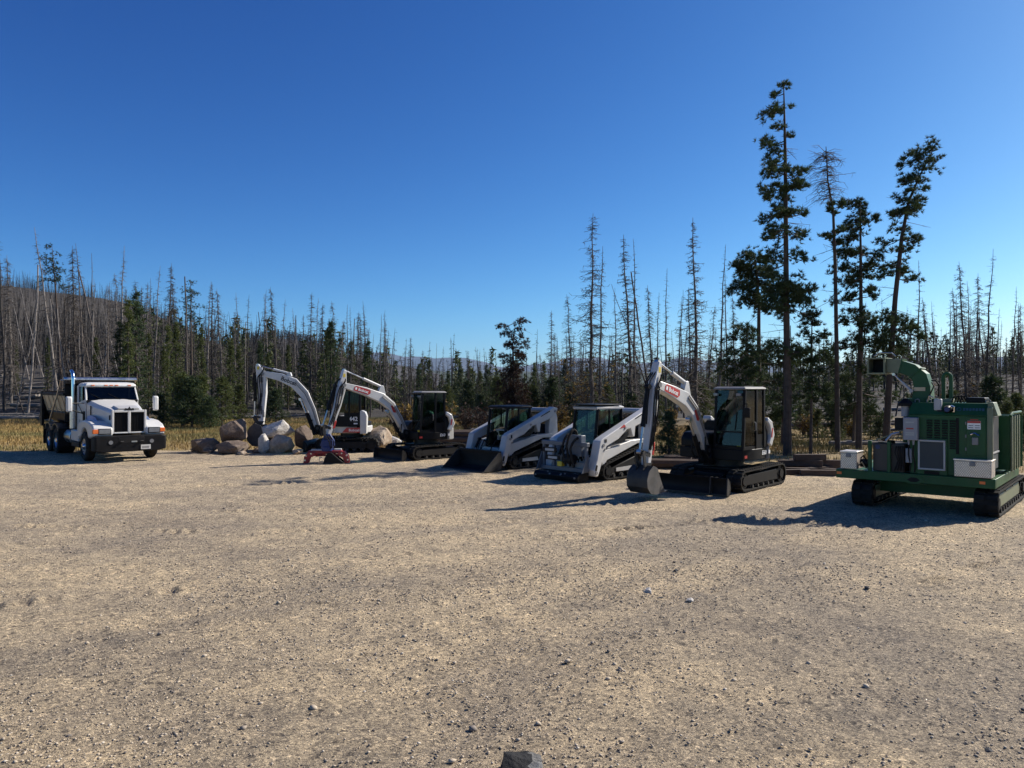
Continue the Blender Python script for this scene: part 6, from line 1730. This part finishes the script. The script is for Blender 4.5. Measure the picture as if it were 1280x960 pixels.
for a in ((160, 372, 56, 1.0), (170, 362, 58, 1.0), (186, 415, 60, .9), (210, 405, 56, 1.0), (220, 400, 58, .9), (288, 424, 58, 1.0), (298, 430, 60, .9), (414, 400, 62, 1.0), (408, 415, 66, .9), (460, 425, 66, 1.0), (150, 400, 58, 1.0), (205, 430, 54, 1.0), (335, 440, 60, .8), (537, 448, 80, 1.1), (575, 455, 80, 1.2), (560, 462, 74, 1.2), (608, 455, 85, 1.2), (600, 462, 76, 1.2), (668, 452, 70, 1.1), (680, 450, 66, 1.2), (706, 448, 64, 1.2), (523, 455, 74, 1.1), (900, 440, 55, 1.0), (120, 420, 64, .9), (252, 410, 64, .9), (325, 425, 66, .9), (360, 430, 68, .9), (440, 425, 68, .9), (20, 430, 70, .8), (60, 420, 72, .8)):
    con_at(a[0], a[1], a[2], 'spruce', wide=a[3] * 1.15)
for a in ((228, 465, 50, 1.4), (240, 470, 48, 1.4), (252, 468, 50, 1.3), (278, 470, 49, 1.3), (262, 495, 47, 1.4), (200, 490, 50, 1.3), (300, 480, 52, 1.2), (345, 485, 54, 1.3), (440, 500, 58, 1.3), (560, 480, 56, 1.3), (585, 475, 60, 1.3), (620, 470, 60, 1.3), (665, 480, 52, 1.3), (690, 470, 52, 1.3), (715, 478, 48, 1.2), (760, 480, 46, 1.2), (545, 490, 52, 1.3), (600, 492, 50, 1.2), (1240, 468, 33, 1.25), (1258, 500, 30, 1.2), (1225, 505, 34, 1.2), (1270, 490, 34, 1.2), (1190, 485, 40, 1.2), (1040, 500, 40, 1.2), (1000, 505, 42, 1.2), (880, 480, 40, 1.2), (1150, 480, 42, 1.2), (1320, 480, 32, 1.3), (1022, 510, 36, 1.3), (1048, 520, 34, 1.3), (1088, 505, 37, 1.3), (1062, 500, 40, 1.3), (1100, 515, 35, 1.2), (1010, 490, 46, 1.2), (1035, 478, 50, 1.3), (1080, 480, 48, 1.3), (970, 505, 38, 1.3), (950, 515, 36, 1.2), (1205, 500, 36, 1.3), (1235, 510, 32, 1.3), (1250, 485, 42, 1.3), (1275, 515, 31, 1.2), (1180, 500, 44, 1.2), (1215, 478, 52, 1.3), (900, 500, 42, 1.2), (820, 485, 44, 1.2), (790, 490, 42, 1.2), (745, 490, 42, 1.2)):
    con_at(a[0], a[1], a[2], 'young', wide=a[3])
con_at(836, 512, 28.5, 'young', 'dense young fir showing between excavator arm and boom', 1.15, 1)
con_at(862, 530, 28.8, 'young', 'small dark fir beneath the excavator boom', 1.3, 1)
# golden aspen sapling and brown shrubs
def shrub_proto(seed, H, mat, leafy, tw=60):
    r = random.Random(seed); sg = Seg(); cc = []; dd = []
    for k in range(tw):
        a = r.uniform(0, 6.28); l = H * r.uniform(.5, 1.05); q = Vector((math.cos(a) * l * .35, math.sin(a) * l * .35, l)); m_ = q * .5 + Vector((r.uniform(-.1, .1), r.uniform(-.1, .1), 0))
        sg.add((0, 0, -.05), m_, .014, .010); sg.add(m_, q, .010, .004)
        for j in range(5):
            b = m_.lerp(q, r.random()); e = b + Vector((r.uniform(-1, 1), r.uniform(-1, 1), r.uniform(-.2, 1))) * .22 * H; sg.add(b, e, .005, .003)
            if r.random() < leafy: cc.append(tuple(e)); dd.append((0, 0, .3))
    V, F = tufts(cc, dd, .13, 7, .5, 0)
    return sg.mesh('stems', M['twig_dead']), np_mesh('leaves', V, F, M[mat]), H
SH = [shrub_proto(51, 1.6, 'needle_rust', .5), shrub_proto(52, 1.3, 'leaf_gold', .6), shrub_proto(53, 3.2, 'leaf_gold', .5, 40)]
for k in range(46):
    px = rnd.choice((rnd.uniform(495, 720), rnd.uniform(495, 930), rnd.uniform(935, 1280))); d = rnd.uniform(37, 52); x = (px - 640) / 930 * d
    plant('shrub', SH[0 if rnd.random() < .7 else 1], x, d, rnd.uniform(.7, 1.7), 'low brown twiggy shrub at the edge of the wood', 'shrub', 'brown shrubs at the edge of the wood', kinds=('stems', 'leaves'))
for px, d, H in ((730, 46, 4.2), (738, 47, 3.4), (1190, 44, 2.8), (1215, 50, 3.0)):
    plant('aspen_sapling', SH[2], (px - 640) / 930 * d, d, H, 'slender sapling with a few golden autumn leaves', 'sapling', 'golden saplings in the wood', kinds=('stems', 'leaves'))

# ---------------------------------------------------------------- fallen logs
FL = [log_mesh('fallen_log', 6.0, .12, .06, 101, 8), log_mesh('fallen_log', 8.0, .14, .05, 102, 12), log_mesh('fallen_log', 4.0, .10, .07, 103, 5)]
def lay(px, d, rz, L_=1.0, i=0, zone=None, tilt=0.):
    x = (px - 640) / 930 * d
    o = link('fallen_log', FL[i]); o.location = (x, d, TZ(x, d) + .02); o.scale = (L_, 1.1, 1.1)
    dx, dy = math.cos(rz), math.sin(rz); sl = (TZ(x + dx * 2, d + dy * 2) - TZ(x - dx * 2, d - dy * 2)) / 4
    o.rotation_euler = (0, -math.atan(sl) + tilt, rz)
    tag(o, 'weathered grey fallen log ' + zone, 'log', 'fallen logs ' + zone)
for k in range(64):
    lay(rnd.uniform(-120, 110) if k % 5 else rnd.uniform(100, 480), 57 + 34 * rnd.random() ** 1.3, rnd.gauss(0, .55) + (.2 if k % 3 else 1.2), rnd.uniform(.7, 1.3), k % 3, 'lying on the burnt slope at the left' if False else 'on the slope behind truck and boulders', rnd.choice((0, 0, 0, -.08, .06)))
for k in range(40):
    lay(rnd.uniform(960, 1290), 33 + 45 * rnd.random(), rnd.gauss(0, .6), rnd.uniform(.5, 1.0), k % 3, 'in the wood behind the green chipper', rnd.choice((0, 0, -.05)))
for k in range(16):
    lay(rnd.uniform(520, 900), 36 + 30 * rnd.random(), rnd.gauss(0, .6), rnd.uniform(.5, .9), k % 3, 'in the wood behind loaders and excavator boom')
# ================================================================ far wood, hillside trees, meadow grass (masses nobody could count)
ms = np.random.RandomState(21)
def far_dead_template(seed, H=12., nb=26):
    r = random.Random(seed); sg = Seg()
    sg.add((0, 0, -.5), (r.uniform(-.15, .15), r.uniform(-.15, .15), H * .55), .14, .09); p = sg.q[-1]
    sg.add(p, (p[0] * 1.4, p[1] * 1.4, H), .09, .015)
    for k in range(nb):
        t = r.uniform(.12, .98); z = t * H; a = r.uniform(0, 6.28); l = (1.5 * (1 - t) + .25) * r.uniform(.5, 1.1)
        q = (math.cos(a) * l, math.sin(a) * l, z - .3 * l); sg.add((0, 0, z), q, .03, .012)
        if k % 2: sg.add((q[0] * .5, q[1] * .5, z - .15 * l), (q[0] * .8 + r.uniform(-.3, .3), q[1] * .8 + r.uniform(-.3, .3), z - .5 * l), .014, .006)
    V, F = sg.arrays(); F = np.concatenate([F[:, :3], F[:, [0, 2, 3]]])
    return V, F, H
def far_green_template(seed, H=9., rad=1.1):
    r = random.Random(seed); cc = []; dd = []
    for k in range(110):
        t = r.random() ** 1.2 * .95 + .05; a = r.uniform(0, 6.28); l = rad * (1 - t) ** .8 * r.uniform(.3, 1.1) + .05
        cc.append((math.cos(a) * l, math.sin(a) * l, t * H)); dd.append((math.cos(a), math.sin(a), -.1))
    V, F = tufts(cc, dd, .62, 3, .42, .05)
    return V, F, H
def scatter(name, label, cat, tmpl, X, Y, Hs, mat, lean=.05):
    Vs = []; Fs = []; k = 0
    pick = ms.randint(0, len(tmpl), len(X))
    for ti, (V, F, H) in enumerate(tmpl):
        idx = np.where(pick == ti)[0]; n = len(idx)
        if not n: continue
        a = ms.rand(n) * 6.283; s = Hs[idx] / H
        ca, sa = np.cos(a)[:, None], np.sin(a)[:, None]
        v = np.stack([(V[None, :, 0] * ca - V[None, :, 1] * sa) * s[:, None], (V[None, :, 0] * sa + V[None, :, 1] * ca) * s[:, None], V[None, :, 2] * s[:, None]], -1)
        lx = ms.normal(size=(n, 1)) * lean
        v[..., 0] += v[..., 2] * lx
        z = terrain(X[idx], Y[idx])
        v += np.stack([X[idx], Y[idx], z], -1)[:, None, :]
        f = F[None] + (np.arange(n) * len(V))[:, None, None]
        Vs.append(v.reshape(-1, 3)); Fs.append(f.reshape(-1, 3) + k); k += n * len(V)
    o = link(name, np_mesh(name, np.concatenate(Vs), np.concatenate(Fs), mat))
    return tag(o, label, cat, kind='stuff')
M['far_dead'] = pm('far_dead_wood', (.033, .029, .027), .95, var=.5, vs=.35)
M['far_green'] = foliage_mat('far_needles', (.030, .044, .017), (.062, .078, .027), (.105, .115, .038))
DT = [far_dead_template(s) for s in (1, 2, 3, 4)]
GT = [far_green_template(s, 9, rd) for s, rd in ((1, 1.0), (2, 1.3), (3, .85))]
def fan(n, p0, p1, d0, d1, pw=.5):
    d = d0 + (d1 - d0) * ms.rand(n) ** pw; px = p0 + (p1 - p0) * ms.rand(n)
    return (px - 640) / 930 * d, d
X, Y = fan(1900, -450, 480, 86, 140)
scatter('far_dead_wood', 'grey mass of burnt trees filling the slope at the left', 'wood', DT, X, Y, 6 + 5 * ms.rand(len(X)), M['far_dead'], .10)
X, Y = fan(6500, -450, 330, 135, 330, .9)
scatter('hillside_wood', 'burnt trees covering the low hill', 'wood', DT, X, Y, 3.5 + 3 * ms.rand(len(X)), M['far_dead'], .08)
X, Y = fan(2600, 240, 520, 430, 720, .7)
scatter('hillside_wood', 'dark wood on the farther hill', 'wood', GT[:1] + DT[:1], X, Y, 5 + 4 * ms.rand(len(X)), M['far_dead'], .03)
X, Y = fan(1500, 470, 960, 85, 300, .7)
scatter('far_green_wood', 'mixed green wood filling the flat behind the loaders', 'wood', GT, X, Y, 4.0 + 4 * ms.rand(len(X)), M['far_green'], .02)
X, Y = fan(1700, 440, 960, 80, 300, .8)
scatter('far_dead_wood', 'grey dead trees among the green wood on the flat', 'wood', DT, X, Y, 5 + 5 * ms.rand(len(X)), M['far_dead'], .05)
X, Y = fan(650, 930, 1650, 75, 260, .7)
scatter('far_green_wood', 'dark green young wood beyond the chipper', 'wood', GT, X, Y, 3.5 + 4 * ms.rand(len(X)), M['far_green'], .02)
X, Y = fan(950, 930, 1650, 80, 260, .7)
scatter('far_dead_wood', 'thin dead trees standing beyond the chipper', 'wood', DT, X, Y, 6 + 6 * ms.rand(len(X)), M['far_dead'], .05)
X, Y = fan(80, 150, 480, 66, 120, .7)
scatter('far_green_wood', 'scattered green conifers in the burnt slope', 'wood', GT, X, Y, 4 + 5 * ms.rand(len(X)), M['far_green'], .02)

# ---------------------------------------------------------------- meadow grass
m, nt, N, L, P = ntree('dry_grass')
geo = N.new('ShaderNodeNewGeometry')
na = noise_node(N, L, geo.outputs['Position'], .16, 5, .6)
r1 = ramp(N, L, geo.outputs['Random Per Island'], [(0, (.17, .10, .03, 1)), (.5, (.29, .19, .055, 1)), (1, (.42, .30, .11, 1))])
r2 = ramp(N, L, geo.outputs['Random Per Island'], [(0, (.06, .065, .016, 1)), (.5, (.13, .125, .035, 1)), (1, (.25, .2, .07, 1))])
f = ramp(N, L, na.outputs[0], [(.43, (0, 0, 0, 1)), (.58, (1, 1, 1, 1))])
L.new(mixc(N, L, f.outputs[0], r1.outputs[0], r2.outputs[0]), P.inputs['Base Color']); P.inputs['Roughness'].default_value = .8
M['grass'] = m
def grass(name, label, n, x0, x1, dy0, dy1, h0, h1, pw=1.0, clump=.0):
    x = x0 + (x1 - x0) * ms.rand(n); y = lot_edge(x) + dy0 + (dy1 - dy0) * ms.rand(n) ** pw
    if clump:
        k = nz2.fbm(x * .5, y * .5, 3) + .5 > clump * ms.rand(n) * 2; x = x[k]; y = y[k]; n = len(x)
    h = (h0 + (h1 - h0) * ms.rand(n)) * (1 + .5 * nz.fbm(x * .3, y * .3, 2))
    a = ms.rand(n) * 6.283; w = .008 + .010 * ms.rand(n); ln = .35 * ms.rand(n) * h; b = ms.rand(n) * 6.283
    z = terrain(x, y)
    V = np.stack([np.stack([x - np.cos(a) * w, y - np.sin(a) * w, z - .02], -1), np.stack([x + np.cos(a) * w, y + np.sin(a) * w, z - .02], -1), np.stack([x + np.cos(b) * ln, y + np.sin(b) * ln, z + h], -1)], 1)
    tag(link(name, np_mesh(name, V.reshape(-1, 3), np.arange(n * 3).reshape(-1, 3), M['grass'])), label, 'grass', kind='stuff')
grass('meadow_grass', 'straw coloured meadow grass behind truck and boulders', 300000, -70, 2, -.6, 28, .07, .22, .9)
grass('meadow_grass', 'dry grass under the trees behind loaders and excavator', 70000, -3, 14, -.5, 22, .07, .24, .9, .5)
grass('meadow_grass', 'dry grass under the pines behind the chipper', 80000, 9, 40, -.4, 24, .06, .22, .9, .45)
grass('edge_weeds', 'sparse weeds creeping over the ragged edge of the gravel', 9000, -40, 30, -2.6, .4, .05, .20, .6, .75)
# ================================================================ thin blue air over the far country
hz = MB().box(-14000, 14000, -300, 11000, -60, 640)
m = bpy.data.materials.new('air'); m.use_nodes = True
m.node_tree.nodes.clear()
vo = m.node_tree.nodes.new('ShaderNodeVolumePrincipled'); oo = m.node_tree.nodes.new('ShaderNodeOutputMaterial')
vo.inputs['Color'].default_value = (.34, .58, 1.0, 1); vo.inputs['Density'].default_value = 3.5e-5; vo.inputs['Anisotropy'].default_value = .1
m.node_tree.links.new(vo.outputs[0], oo.inputs['Volume'])
o = link('haze', hz.mesh('haze', m, False)); tag(o, 'thin blue haze over the far country', 'haze', kind='stuff')
